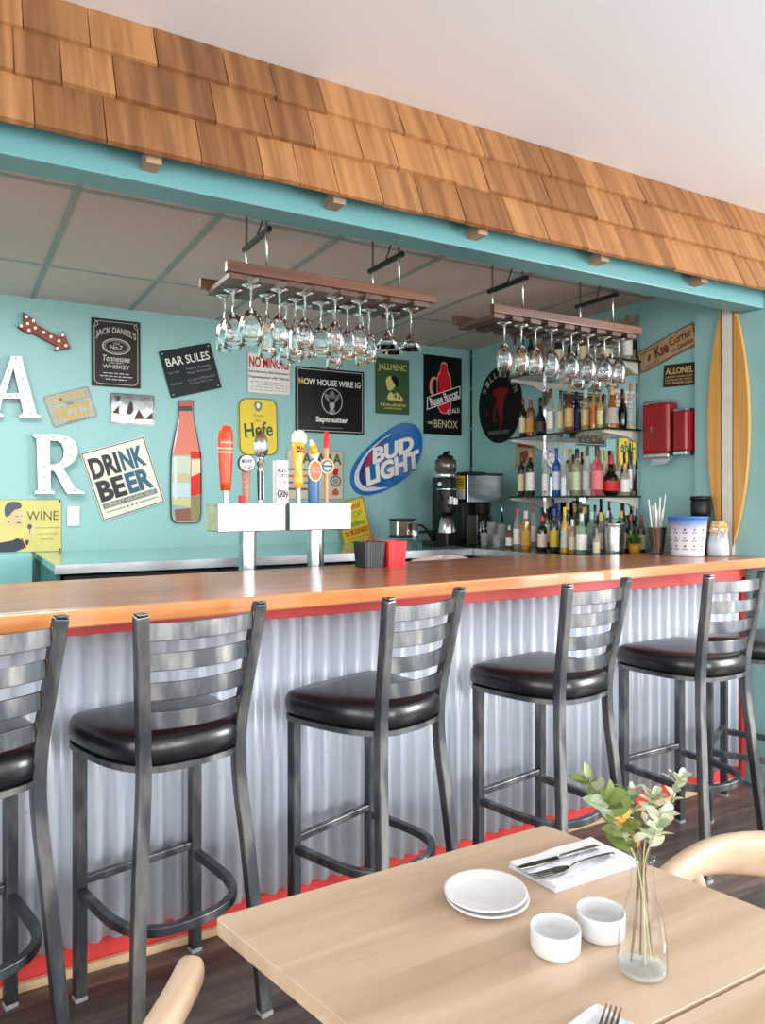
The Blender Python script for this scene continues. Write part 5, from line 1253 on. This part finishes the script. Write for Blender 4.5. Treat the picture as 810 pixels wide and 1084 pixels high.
el([(300, 522), (220, 580), (150, 660), (112, 740), (108, 795), (130, 835), (180, 850), (150, 822), (135, 780), (150, 710), (200, 630)], 1, 0.0004)
el([(255, 555), (190, 620), (150, 690), (140, 750), (150, 800), (180, 830), (215, 838), (175, 800), (165, 750), (180, 690), (215, 620)], 2, 0.0008)
b.build('artwork', [P_(206, 216, 226), P_(28, 60, 120), P_(176, 50, 70)], e)
b = MB()
def etext(t, pa, pb, hpx, m, lift):
    xa, za = on_y(*D1(*pa), YB); xb, zb = on_y(*D1(*pb), YB); ang = math.atan2(zb-za, xb-xa); wd = math.hypot(xb-xa, zb-za)
    put_text(b, t, (xa+xb)/2-cx, (za+zb)/2-cz, wd, hpx*.1728*4.9/FPX, z0+lift, m, 0.05, ang, 0, 0.25, 0.002)
etext('BUD', (185, 666), (447, 580), 104, 1, 0.0004); etext('LIGHT', (145, 792), (492, 668), 122, 1, 0.0004)
etext('BUD', (181, 660), (443, 574), 104, 0, 0.0026); etext('LIGHT', (141, 786), (488, 662), 122, 0, 0.0026)
b.build('lettering', [WHT, P_(28, 50, 100)], e)
# green tin
s = Sign('tin_sign', 'dark green tin sign with a yellow cartoon figure left of the black bottle sign', 'sign', ((397.2, 378.1), (432.9, 381.8), (432.6, 439.1), (397.2, 437.7)), board=mat('green_tin', srgb(66, 92, 56), 0.4, var=0.08, spec=0.25), rad=0.002)
PY = P_(214, 206, 130); s.text('JALLMENC', 0, 0.33, 0.84, 0.15, PY, 0.01)
s.poly(smooth_poly([(-0.2, 0.15), (0.0, 0.2), (0.12, 0.12), (0.05, -0.04), (-0.12, -0.1), (-0.18, 0.0)], 2), PY); s.poly(smooth_poly([(-0.08, 0.18), (0.1, 0.2), (0.2, 0.1), (0.14, -0.03), (0.04, 0.06)], 2), BLK, 0.0004); s.poly(smooth_poly([(-0.2, -0.26), (-0.08, -0.08), (0.04, -0.16), (0.1, -0.08), (0.34, -0.22), (0.26, -0.28), (0.1, -0.24)], 2), PY); s.poly([(0.05, -0.2), (0.09, -0.1), (0.12, -0.2)], BLK, 0.0006); s.poly([(0.16, -0.22), (0.2, -0.12), (0.23, -0.22)], BLK, 0.0006)
s.text('LEALANDS', 0.02, -0.335, 0.74, 0.05, PY, 0.01); s.text('possessions', 0.02, -0.40, 0.5, 0.05, PY); s.done()
# black bottle sign
s = Sign('tin_sign', 'tall black tin sign with a red bottle beside the wall corner', 'sign', ((448.5, 374.8), (488.7, 379.5), (487.9, 460.7), (448.1, 459.5)), board=mat('gloss_black_tin', srgb(22, 23, 25), 0.2), rad=0.002)
RB = P_(206, 34, 44); PK = P_(226, 150, 140)
jug = smooth_poly([(-0.14, 0.0), (-0.15, 0.22), (-0.06, 0.30), (-0.05, 0.40), (0.10, 0.40), (0.10, 0.30), (0.20, 0.22), (0.20, 0.0), (0.2, -0.14), (0.12, -0.22), (-0.06, -0.22), (-0.13, -0.14)], 1)
s.poly([(x*1.12, y*1.06) for x, y in jug], PK, -0.0003); s.poly(jug, RB)
s.poly(ell(-0.23, 0.10, 0.13, 0.13), PK, holes=[ell(-0.21, 0.10, 0.08, 0.10)])
s.poly([(-0.42, -0.20), (0.46, -0.02), (0.46, 0.14), (-0.42, -0.04)], WHT, 0.0004); s.poly([(-0.40, -0.185), (0.44, -0.01), (0.44, 0.125), (-0.40, -0.045)], BLK, 0.0008)
s.text('Rause Buccat', 0.03, -0.03, 0.78, 0.11, WHT, 0.02, rot=0.33, lift=0.0012); s.text("D'ALE", 0.28, -0.19, 0.32, 0.06, WHT, rot=0.2, lift=0.0008); s.text('WE', -0.34, -0.36, 0.12, 0.035, WHT); s.text('BENOX', 0.08, -0.365, 0.62, 0.10, P_(214, 200, 160)); s.done()
# yellow leaning sign
s = Sign('tin_sign', 'yellow tin sign with red and green lettering leaning behind the straw caddies', 'sign', ((355.5, 534), (383, 525), (395, 571), (364, 581)), off=0.05, board=P_(232, 200, 66), rad=0.002)
s.text('Cool', 0.1, 0.36, 0.5, 0.15, P_(200, 90, 50), 0.02, shear=0.3); s.text('STOP', 0.05, 0.16, 0.6, 0.13, P_(140, 170, 60), 0.03); s.text('Section', 0.05, -0.03, 0.64, 0.12, P_(90, 130, 70), 0.02, shear=0.2); s.text('IN BUSINESS', 0.02, -0.21, 0.84, 0.12, P_(206, 70, 40), 0.03); s.lines(0.02, -0.34, 0.8, 2, 0.07, P_(160, 150, 60), 0.03, 4); s.frame(0.002, 0.004, P_(70, 64, 40))
s.e.rotation_mode = 'XYZ'; s.done()
# right wall: round black sign
s = Sign('round_sign', 'round black tin sign with a dark red tailed figure, half behind the shelves', 'sign', ((507.7, 392), (553, 384.5), (553, 468), (507.7, 470)), wall='right', thick=0.006)
MB().prism(ell(0, 0, s.w/2, s.h/2, 48), 0, s.t).build('panel', mat('matt_black_tin', srgb(16, 18, 20), 0.45, var=0.1, spec=0.2), s.e)
DR = P_(128, 30, 34); s.poly(smooth_poly([(-0.14, 0.22), (0.18, 0.22), (0.22, 0.16), (0.12, 0.10), (0.08, -0.06), (0.10, -0.16), (0.04, -0.34), (0.0, -0.34), (0.02, -0.18), (-0.04, -0.06), (-0.06, 0.10), (-0.16, 0.16)], 1), DR); s.poly(smooth_poly([(-0.06, 0.06), (-0.12, -0.02), (-0.15, -0.18), (-0.08, -0.24), (-0.02, -0.18), (-0.04, -0.16), (-0.08, -0.20), (-0.11, -0.16), (-0.08, -0.02), (-0.02, 0.04)], 1), DR); s.poly(smooth_poly([(-0.34, -0.06), (-0.26, -0.04), (-0.26, -0.14), (-0.32, -0.14)], 1), P_(84, 24, 28))
txt = 'WILLISTON'
for k, ch in enumerate(txt):
    a = R(150-15.5*k); s.text(ch, 0.41*math.cos(a), 0.41*math.sin(a), 0.075, 0.085, P_(170, 176, 170), 0.01, rot=a-R(90))
s.text('SMASHED HOPPY', 0, -0.36, 0.5, 0.055, P_(130, 134, 130)); s.done()
s = Sign('paper_poster', 'small faded red and cream poster behind the left bottles of the lowest shelf', 'poster', ((547, 465), (567, 466), (565, 497), (545, 496)), wall='right', thick=0.002, board=P_(176, 160, 132), rad=0.001, bevel=0)
s.rect(0, 0.33, 0.8, 0.2, P_(140, 62, 54)); s.poly(smooth_poly([(-0.2, 0.1), (0.2, 0.15), (0.1, -0.3), (-0.2, -0.35)], 1), P_(140, 62, 54)); s.lines(0, -0.4, 0.8, 1, 0.1, P_(100, 80, 70), 0.03, 3); s.done()
WDS = mat('old_sign_board', srgb(176, 146, 108), 0.6, var=0.15, scale=20)
s = Sign('wooden_sign', 'slanting old wooden sign with red script lettering above the red dispensers', 'sign', ((676.8, 376.3), (735.8, 338.5), (738.2, 362), (682, 397.4)), wall='right', thick=0.014, board=WDS, rad=0.003)
RBR = P_(130, 52, 44); s.text('Kse', -0.08, 0.06, 0.24, 0.55, RBR, 0.03); s.text('Currer', 0.26, 0.16, 0.38, 0.38, RBR, 0.02); s.text('No', 0.12, -0.24, 0.1, 0.2, P_(110, 70, 50)); s.text('Direction', 0.32, -0.22, 0.26, 0.24, P_(110, 70, 50), 0.02); s.poly(smooth_poly([(-0.36, -0.1), (-0.3, 0.16), (-0.27, 0.12), (-0.32, -0.2)], 1), P_(90, 70, 56)); s.lines(-0.33, 0.32, 0.24, 1, 0.1, RBR, 0.05, 2); s.lines(-0.3, -0.34, 0.28, 1, 0.1, RBR, 0.05, 5); s.frame(0.001, 0.004, P_(90, 60, 44)); s.done()
s = Sign('wooden_sign', 'small dark brown sign with cream capitals above the smaller red dispenser', 'sign', ((704, 386), (737.4, 384), (737.4, 408), (704, 409)), wall='right', thick=0.010, board=P_(60, 36, 26), rad=0.002)
CP = P_(206, 176, 126); s.text('ALLONEL', 0, 0.2, 0.88, 0.30, CP, 0.03); s.text('A BARNTY TALARD OERST', 0, -0.07, 0.86, 0.09, CP); s.text('NI POPULAR TEK OTVENT', 0, -0.21, 0.86, 0.09, CP); s.text('PARK TRASEOM COSEN', 0, -0.35, 0.86, 0.10, CP, 0.01); s.done()

# ================================================================== RIGHT WALL: DISPENSERS, SURFBOARD
DRED = mat('red_dispenser', srgb(150, 6, 20), 0.3, var=0.03, coat=0.1)
e = empty('paper_towel_dispenser', (3.34, 2.81, 1.75)); tag(e, 'large red paper towel dispenser with a white sheet hanging from its slot', 'dispenser')
xp(e, MB().span(3.302, XR-0.002, 2.725, 2.905, 1.615, 1.895), 'cover', DRED, bevel=0.02, seg=4)
xp(e, MB().span(3.306, XR-0.002, 2.729, 2.901, 1.885, 1.907), 'top_cap', CHROME, bevel=0.008); xp(e, MB().span(3.306, XR-0.002, 2.729, 2.901, 1.592, 1.622), 'bottom_cap', INOX, bevel=0.008)
xp(e, MB().span(3.2995, 3.304, 2.833, 2.839, 1.735, 1.765), 'lock_slot', CHROME)
b = MB(); b.sweep([(3.35, 2.81, 1.60), (3.335, 2.81, 1.575), (3.305, 2.81, 1.560)], rect(0.13, 0.002), 0, up=(0, 0, 1), sc=[(1, 1), (0.9, 1), (0.6, 1)]); xp(e, b, 'paper_sheet', LINEN)
e = empty('soap_dispenser', (3.35, 2.66, 1.7)); tag(e, 'smaller red soap dispenser beside the paper towel dispenser', 'dispenser')
xp(e, MB().span(3.306, XR-0.002, 2.617, 2.705, 1.62, 1.84), 'cover', DRED, bevel=0.015, seg=4)
xp(e, MB().span(3.309, XR-0.002, 2.620, 2.702, 1.834, 1.85), 'top_cap', CHROME, bevel=0.005); xp(e, MB().span(3.309, XR-0.002, 2.620, 2.702, 1.602, 1.626), 'push_bar', CHROME, bevel=0.005)

sb = empty('surfboard', (XW, 2.40, 1.0965)); tag(sb, 'small wooden surfboard with a white centre stripe standing on the bar against the wall', 'surfboard')
def board_half(sc=1.0):
    o = []
    for k in range(25):
        t = k/24; o.append((0.124*sc*max(0.0, math.sin(math.pi*(0.012+0.976*t)))**0.62*(1-0.08*t), 1.125+1.25*t))
    return o
bh = board_half(); M = Matrix(((0, 0, -1, XW-0.002), (-1, 0, 0, 2.40), (0, 1, 0, 0), (0, 0, 0, 1)))
xp(sb, MB().prism([(x, z) for x, z in bh]+[(-x, z) for x, z in bh[::-1]], 0, 0.020, M=M), 'rail', mat('pale_board_rail', srgb(214, 180, 120), 0.35), bevel=0.006)
SW = wood('surf_veneer', srgb(206, 144, 66), srgb(226, 168, 88), axis=2, along=1.2, across=30, rough=0.3, coat=0.3, bump=0.02)
for sgn in (-1, 1):
    pl = [(sgn*0.034, z) for x, z in bh if x*0.95 > 0.036]; ou = [(sgn*x*0.95, z) for x, z in bh if x*0.95 > 0.036]
    poly = ou+pl[::-1]
    xp(sb, MB().prism(poly, 0.0195, 0.0215, M=M), 'veneer', SW)
    xp(sb, MB().prism([(sgn*0.030, 1.14), (sgn*0.034, 1.14), (sgn*0.034, 2.36), (sgn*0.030, 2.36)], 0.0195, 0.0225, M=M), 'pinline', P_(90, 74, 56))
xp(sb, MB().prism([(-0.028, 1.0965), (0.028, 1.0965), (0.028, 2.39), (-0.028, 2.39)], 0.0, 0.0225, M=M), 'centre_stripe', mat('white_stripe', srgb(232, 224, 208), 0.4))

# ================================================================== COUNTER-TOP THINGS
ZC = 1.0955
def flute(px0, px1, py0, lab, m, Y=2.70):
    x0, z1 = on_y(px0, py0, Y); x1, _ = on_y(px1, py0, Y); w_ = x1-x0; h = z1-ZC
    e = empty('straw_caddy', ((x0+x1)/2, Y, ZC)); tag(e, lab, 'caddy', 'ribbed straw caddies on the bar')
    ol = []; n = 60
    for k in range(n):
        a = 2*math.pi*k/n; c, s_ = math.cos(a), math.sin(a); q = max(abs(c), abs(s_)); rr_ = w_/2/q*(1-0.03*(k % 2))*(0.97 if q < .78 else 1)
        ol.append((c*rr_, s_*rr_*0.9))
    vs = [(x*0.86, y*0.86, 0) for x, y in ol]+[(x, y, h) for x, y in ol]+[(x*0.94, y*0.94, h) for x, y in ol]+[(x*0.82, y*0.82, 0.006) for x, y in ol]
    fs = []
    for j in range(3):
        for k in range(n): fs.append((j*n+k, j*n+(k+1) % n, (j+1)*n+(k+1) % n, (j+1)*n+k))
    fs.append(tuple(range(n))[::-1]); fs.append(tuple(3*n+k for k in range(n)))
    MB().add(vs, fs).build('caddy_body', m, e); return e, w_, h
RIB = mat('black_ribbed', srgb(34, 36, 40), 0.4); RIBR = mat('red_ribbed', srgb(222, 36, 40), 0.4)
c1, w1_, h1 = flute(378.5, 403.5, 574, 'black ribbed caddy of stirrer straws on the bar', RIB)
c2_, w2_, h2 = flute(404.5, 426.5, 573, 'bright red ribbed caddy on the bar beside the black one', RIBR)
STM = [mat('stirrer_red', srgb(176, 60, 56), 0.35), mat('stirrer_brown', srgb(96, 56, 44), 0.35)]
for k in range(9):
    x = c1.location.x+rnd.uniform(-0.025, 0.04); y = c1.location.y+rnd.uniform(-0.025, 0.025)
    o = MB().rod((x, y, ZC+0.008), (x+rnd.uniform(-.012, .012), y+rnd.uniform(-.01, .01), ZC+rnd.uniform(0.11, 0.15)), 0.0022, 0.0022, 0, 6).build('stirrer_straw', STM[k % 2])
    tag(o, '%s stirrer straw standing in the black caddy' % ('thin red', 'thin brown')[k % 2], 'straw', ('red', 'brown')[k % 2]+' stirrer straws in the black caddy')
# straw cup
X, Y = on_y(696, 0, 2.64)[0], 2.64; e = empty('shaker_cup', (X, Y, ZC)); tag(e, 'dark steel cup of white straws left of the patterned bucket', 'cup')
MB().lathe([(0.0001, 0.002), (0.030, 0), (0.031, 0.004), (0.046, 0.132), (0.047, 0.135), (0.0445, 0.134), (0.029, 0.008), (0.0001, 0.006)], 28).build('cup_body', brushed('dark_cup_steel', srgb(150, 138, 130), srgb(196, 186, 178), (4, 4, 1), 0.25), e)
STRW = mat('white_straw', srgb(240, 236, 232), 0.4)
for k, (bx, tx, ty) in enumerate([(-26, -46, 0.225), (-20, -36, 0.26), (-12, -26, 0.245), (-6, -8, 0.235), (2, -14, 0.23), (6, 0, 0.27), (10, 10, 0.225), (14, 4, 0.22), (-2, 16, 0.215), (12, 50, 0.285), (20, 24, 0.20), (-16, -18, 0.21)]):
    bY = 0.012*math.sin(k*2.1)
    o = MB().rod((X+bx/1000*0.8, Y+bY*0.7, ZC+0.01), (X+tx/1000*1.25, Y+bY*1.6, ZC+ty*1.06), 0.0038, 0.0038, 0, 10).build('drinking_straw', STRW)
    tag(o, 'white drinking straw standing in the dark steel cup', 'straw', 'white straws in the steel cup')
# patterned bucket
X, Y = on_y(728, 0, 2.47)[0], 2.47; e = empty('ice_bucket', (X, Y, ZC)); tag(e, 'white and blue bucket with rows of small flowers on the bar', 'bucket')
bm_, nt, p = new_mat('bucket_print'); tc = nt.nodes.new('ShaderNodeTexCoord'); sx = nt.nodes.new('ShaderNodeSeparateXYZ'); rp = nt.nodes.new('ShaderNodeValToRGB')
mr = nt.nodes.new('ShaderNodeMapRange'); mr.inputs[2].default_value = 0.187; nt.links.new(tc.outputs['Object'], sx.inputs[0]); nt.links.new(sx.outputs[2], mr.inputs[0]); nt.links.new(mr.outputs[0], rp.inputs[0]); nt.links.new(rp.outputs[0], p.inputs[0])
rp.color_ramp.elements[0].position = 0.66; rp.color_ramp.elements[0].color = srgb(226, 230, 240); rp.color_ramp.elements[1].position = 0.97; rp.color_ramp.elements[1].color = srgb(70, 130, 206); p.inputs['Roughness'].default_value = 0.35
R0, R1, HB = 0.076, 0.092, 0.187
MB().lathe([(0.0001, 0.002), (R0-0.004, 0), (R0, 0.004), (R0+0.001, 0.02), (R1, HB), (R1+0.003, HB+0.001), (R1+0.003, HB+0.006), (R1-0.003, HB+0.006), (R0-0.004, 0.008), (0.0001, 0.006)], 40).build('bucket_body', bm_, e)
b = MB()
def on_bucket(a, z, dx, dz, m, r0, r1, n=8, rot=0):
    pts = []
    for x, y in ell(0, 0, r0, r1, n, rot):
        zz = z+y+dz; rr_ = R0+0.001+(R1-R0)*(zz-0.02)/(HB-0.02)+0.0006; aa = a+(x+dx)/rr_
        pts.append((rr_*math.cos(aa), rr_*math.sin(aa), zz))
    b.add(pts, [tuple(range(n))], m)
for row, (z, c) in enumerate(((0.125, 0), (0.085, 1), (0.045, 0))):
    for k in range(12):
        a = k*math.pi/6+0.26*(row % 2)*0
        on_bucket(a, z, 0, 0.006, (k+row) % 2, 0.0055, 0.0055)
        on_bucket(a, z, -0.007, -0.009, 2, 0.007, 0.0026, rot=-0.6); on_bucket(a, z, 0.007, -0.009, 2, 0.007, 0.0026, rot=0.6); on_bucket(a, z, 0, -0.004, 3, 0.001, 0.006)
b.build('flower_print', [P_(176, 80, 80), P_(120, 66, 76), P_(130, 100, 110), P_(96, 120, 110)], e)
rim_ice = MB()
r3 = random.Random(5)
# jar with dark lid behind the bucket
X, Y = on_x(742, 0, 3.285)[0], 0; Yj = on_x(742, 0, 3.285)[0]; e = empty('storage_jar', (3.285, Yj, ZC)); tag(e, 'glass jar with a tall black lid behind the patterned bucket', 'jar')
MB().lathe([(0.0001, 0.002), (0.042, 0), (0.046, 0.01), (0.046, 0.17), (0.040, 0.195), (0.0001, 0.195)], 28).build('jar_body', mat('brown_jar', srgb(90, 76, 64), 0.15, coat=0.5), e)
MB().lathe([(0.039, 0.186), (0.045, 0.192), (0.048, 0.21), (0.049, 0.255), (0.045, 0.262), (0.045, 0.27), (0.051, 0.274), (0.051, 0.288), (0.048, 0.292), (0.0001, 0.292)], 28).build('lid', BLACKM, e)
# burlap-topped jar with bow
Yj = 2.385; Xj = on_y(760.5, 0, Yj)[0]; e = empty('burlap_jar', (Xj, Yj, ZC)); tag(e, 'milky glass jar with a burlap cover and white bow below the surfboard', 'jar')
MB().lathe([(0.0001, 0.002), (0.046, 0), (0.05, 0.006), (0.049, 0.05), (0.044, 0.09), (0.038, 0.115), (0.036, 0.13)], 28).build('jar_body', thin_glass('milky_glass', (0.8, 0.85, 0.88), body=(0.75, 0.8, 0.84, 1), body_fac=0.55), e)
MB().lathe([(0.0001, 0.008), (0.045, 0.008), (0.046, 0.07), (0.0001, 0.074)], 24).build('filling', mat('white_filling', srgb(224, 228, 232), 0.8, bump=0.3, scale=90), e)
b = MB(); n = 36; vs = []
for j, (r_, z) in enumerate(((0.0005, 0.172), (0.03, 0.170), (0.040, 0.155), (0.039, 0.135), (0.048, 0.118))):
    for k in range(n):
        a = 2*math.pi*k/n; q = 1+(0.10*math.sin(a*7)+0.06*math.sin(a*11+1))*(j/4); vs.append((r_*q*math.cos(a), r_*q*math.sin(a), z+0.006*math.sin(a*5)*(j/4)))
b.add(vs, [(j*n+k, (j+1)*n+k, (j+1)*n+(k+1) % n, j*n+(k+1) % n) for j in range(4) for k in range(n)], 0, True)
b.build('burlap_cover', mat('burlap', srgb(206, 164, 104), 0.9, var=0.25, scale=220, bump=0.5), e)
b = MB(); d0 = Vector((-0.026, -0.034, 0.132)); t_ = Vector((0.80, -0.6, 0))
for s_ in (-1, 1):
    lp = [d0+t_*(s_*0.034*math.sin(k/10*math.pi))*1.0+Vector((0, 0, 0.016*math.sin(k/10*2*math.pi)+0.006*math.sin(k/10*math.pi))) for k in range(11)]
    b.sweep([tuple(q) for q in lp], rect(0.0015, 0.010), 0, up=(0.6, 0.8, 0.05))
    b.sweep([tuple(d0), tuple(d0+t_*s_*0.012+Vector((0, 0, -0.018))), tuple(d0+t_*s_*0.018+Vector((0, 0, -0.04)))], rect(0.0015, 0.010), 0, up=(0.6, 0.8, 0.05))
b.lathe([(0.0001, 0.005), (0.006, 0.002), (0.006, -0.002), (0.0001, -0.005)], 8, c=tuple(d0))
b.lathe([(0.0405, 0.128), (0.041, 0.132), (0.0405, 0.136)], 28)
b.build('bow', mat('white_ribbon', srgb(238, 232, 222), 0.6), e)

# ================================================================== COFFEE CORNER
ZK = 1.0805
gx, gy = 2.82, 4.10
e = empty('coffee_grinder', (gx, gy, ZK)); tag(e, 'tall black coffee grinder with a smoked hopper near the wall corner', 'grinder')
g = 4.96/FPX
def q(px): return px*g
MB().prism(rrect(q(21), q(30), q(4)), 0, q(12)).build('base', BLACKM, e, bevel=0.004)
MB().lathe([(q(9.5), q(12.2)), (q(9.5), q(14)), (q(6), q(33)), (0.0001, q(33))], 28, c=(0, -0.02, 0)).build('doser_cone', INOX, e)
MB().prism(rrect(q(17), q(20), q(4)), q(11), q(70), M=Matrix.Translation((0.012, 0.05, 0))).build('body', BLACKM, e, bevel=0.005)
MB().lathe([(q(10), q(33)), (q(10.5), q(36)), (q(10.5), q(68)), (q(9), q(71)), (0.0001, q(71))], 28, c=(0, -0.01, 0)).build('grind_chamber', BLACKM, e)
MB().lathe([(q(10.6), q(57)), (q(10.8), q(57.6)), (q(10.6), q(58.2))], 28, c=(0, -0.01, 0)).build('trim_ring', CHROME, e)
MB().lathe([(q(11.2), q(70)), (q(11.6), q(71)), (q(11.6), q(74)), (q(10.5), q(75))], 28).build('silver_collar', INOX, e)
MB().lathe([(q(10), q(75)), (q(11.6), q(78)), (q(11.8), q(84)), (q(11.2), q(88.5)), (q(9), q(89.5))], 28).build('hopper', mat('smoked_hopper', srgb(74, 66, 62), 0.12, coat=0.6), e)
MB().lathe([(q(9), q(89)), (q(8.6), q(91)), (q(8), q(93)), (q(3), q(94.5)), (q(2.5), q(97)), (0.0001, q(97.5))], 28).build('lid', BLACKM, e)
MB().rod((0, 0, q(96)), (q(5), -0.005, q(97.5)), 0.008).build('lid_knob', BLACKM, e)
MB().rod((-q(9), -0.03, q(63)), (-q(13), -0.05, q(63)), 0.014).build('adjust_knob', CHROME, e)
MB().rod((-q(8), -0.02, q(50)), (-q(15), -0.06, q(49)), 0.012).build('dose_lever', BLACKM, e)
b = MB(); b.box((0.01, -0.075, q(40)), (q(13), 0.05, q(4)), 0); b.box((-0.02, -0.085, q(46)), (q(5), 0.03, q(9)), 1); b.box((0.015, -0.085, q(44)), (q(5), 0.03, q(10)), 1); b.build('portafilter_fork', [BLACKM, INOX], e, bevel=0.004)
# brewer
e = empty('coffee_brewer', (3.06, 4.1, ZK)); tag(e, 'boxy steel-fronted coffee brewer with a yellow sticker in the corner', 'coffee machine')
xp(e, MB().span(2.924, 3.212, 4.0, 4.26, 1.352, 1.532), 'upper_housing', brushed('brewer_steel', srgb(140, 150, 158), srgb(170, 178, 184), (1, 6, 6), 0.3), bevel=0.004)
xp(e, MB().span(2.918, 3.218, 3.994, 4.266, 1.532, 1.546), 'lid', BLACKM, bevel=0.003)
xp(e, MB().span(2.98, 3.12, 4.06, 4.2, 1.546, 1.556), 'fill_cover', BLACKM, bevel=0.003)
xp(e, MB().span(2.95, 3.19, 4.10, 4.26, ZK+0.03, 1.352), 'back_column', BLACKD)
xp(e, MB().span(2.93, 3.20, 3.99, 4.26, ZK, ZK+0.03), 'drip_base', BLACKM, bevel=0.004)
xp(e, MB().lathe([(0.0001, 0.0), (0.085, 0.0), (0.09, 0.02), (0.082, 0.14), (0.06, 0.17), (0.0001, 0.172)], 28, c=(3.08, 4.07, ZK+0.032)), 'carafe', mat('black_carafe', srgb(18, 20, 22), 0.1, coat=0.6))
xp(e, MB().lathe([(0.06, 0.0), (0.07, 0.06), (0.075, 0.085)], 24, c=(3.08, 4.07, 1.262)), 'filter_basket', BLACKM)
xp(e, MB().tube([(3.185, 3.985, 1.36), (3.19, 3.97, 1.30), (3.19, 3.975, 1.22)], 0.009), 'handle', CHROME)
st_ = MB(); st_.span(2.9225, 2.9235, 4.03, 4.125, 1.44, 1.525, 0); st_.span(2.9225, 2.9235, 4.03, 4.125, 1.375, 1.438, 1)
for zz, l in ((1.505, .08), (1.49, .06), (1.475, .07), (1.46, .05)): st_.span(2.9218, 2.9226, 4.04, 4.04+l, zz-0.004, zz+0.004, 2)
for zz in (1.42, 1.405, 1.39): st_.span(2.9218, 2.9226, 4.04, 4.11, zz-0.002, zz+0.002, 3)
xp(e, st_, 'sticker', [P_(232, 206, 60), P_(236, 236, 232), P_(120, 100, 30), P_(150, 150, 150)])
# leaning menu board
X, Y = 2.885, 3.90; e = empty('menu_folder', (X, Y, ZK), R(14)); tag(e, 'dark olive folder standing upright between grinder and coffee brewer', 'folder')
MB().box((0, 0, 0.095), (0.085, 0.012, 0.19)).build('cover', mat('olive_cover', srgb(48, 50, 36), 0.5), e, bevel=0.002)
MB().box((0.044, 0, 0.095), (0.004, 0.014, 0.19)).build('metal_edge', ZINC, e)
MB().box((0, 0.006, 0.004), (0.09, 0.04, 0.008)).build('foot', BLACKM, e)
# rinser spout with black arm
X, Z = on_y(426, 559, 3.92); e = empty('portafilter_stand', (X+0.25, 3.92, ZK)); tag(e, 'chrome and glass spout on a black arm left of the coffee grinder', 'coffee tool')
def xpp(mb, n_, m, **k): return xp(e, mb, n_, m, **k)
xpp(MB().box((X, 3.92, Z), (0.135, 0.09, 0.10)), 'spout_box', mat('smoky_chrome', srgb(150, 140, 128), 0.12, metal=0.9, var=0.2, scale=12), bevel=0.012)
xpp(MB().box((X, 3.92, Z+0.052), (0.14, 0.095, 0.012)), 'top_frame', BLACKM, bevel=0.004); xpp(MB().box((X-0.005, 3.92, Z-0.05), (0.13, 0.095, 0.012)), 'bottom_frame', BLACKM, bevel=0.004)
xpp(MB().rod((X+0.045, 3.85, Z+0.03), (X+0.045, 3.85, max(ZK+0.002, Z-0.125)), 0.019), 'spout_pipe', CHROME)
xpp(MB().tube([(X+0.06, 3.92, Z+0.01), (X+0.14, 3.93, Z+0.015), (X+0.19, 3.94, Z-0.01), (X+0.25, 3.95, ZK+0.02)], 0.008), 'arm', BLACKM)
xpp(MB().tube([(X+0.06, 3.92, Z-0.03), (X+0.25, 3.94, Z-0.025), (X+0.25, 3.95, ZK+0.03)], 0.010), 'arm', BLACKM)
xpp(MB().box((X+0.25, 3.95, ZK+0.015), (0.10, 0.12, 0.03)), 'foot', BLACKM, bevel=0.004)
# towel on the ice bin
e = empty('bar_towel', (2.27, 3.32, 1.021)); tag(e, 'pale pink cloth heaped on the ice bin behind the bar', 'towel')
b = MB(); vs = []; n = 32
for j in range(8):
    t = j/7
    for k in range(n):
        a = 2*math.pi*k/n; r_ = math.sin(t*math.pi/2)*(1+0.06*math.sin(3*a)+0.04*math.sin(5*a+1)); vs.append((0.19*r_*math.cos(a), 0.13*r_*math.sin(a), 0.048*(1-t**2.2)*(1+0.15*math.sin(4*a+t*5))))
b.add(vs, [(j*n+k, (j+1)*n+k, (j+1)*n+(k+1) % n, j*n+(k+1) % n) for j in range(7) for k in range(n)], 0, True); b.build('cloth', mat('pale_pink_cloth', srgb(232, 206, 202), 0.9, bump=0.4, scale=60), e)
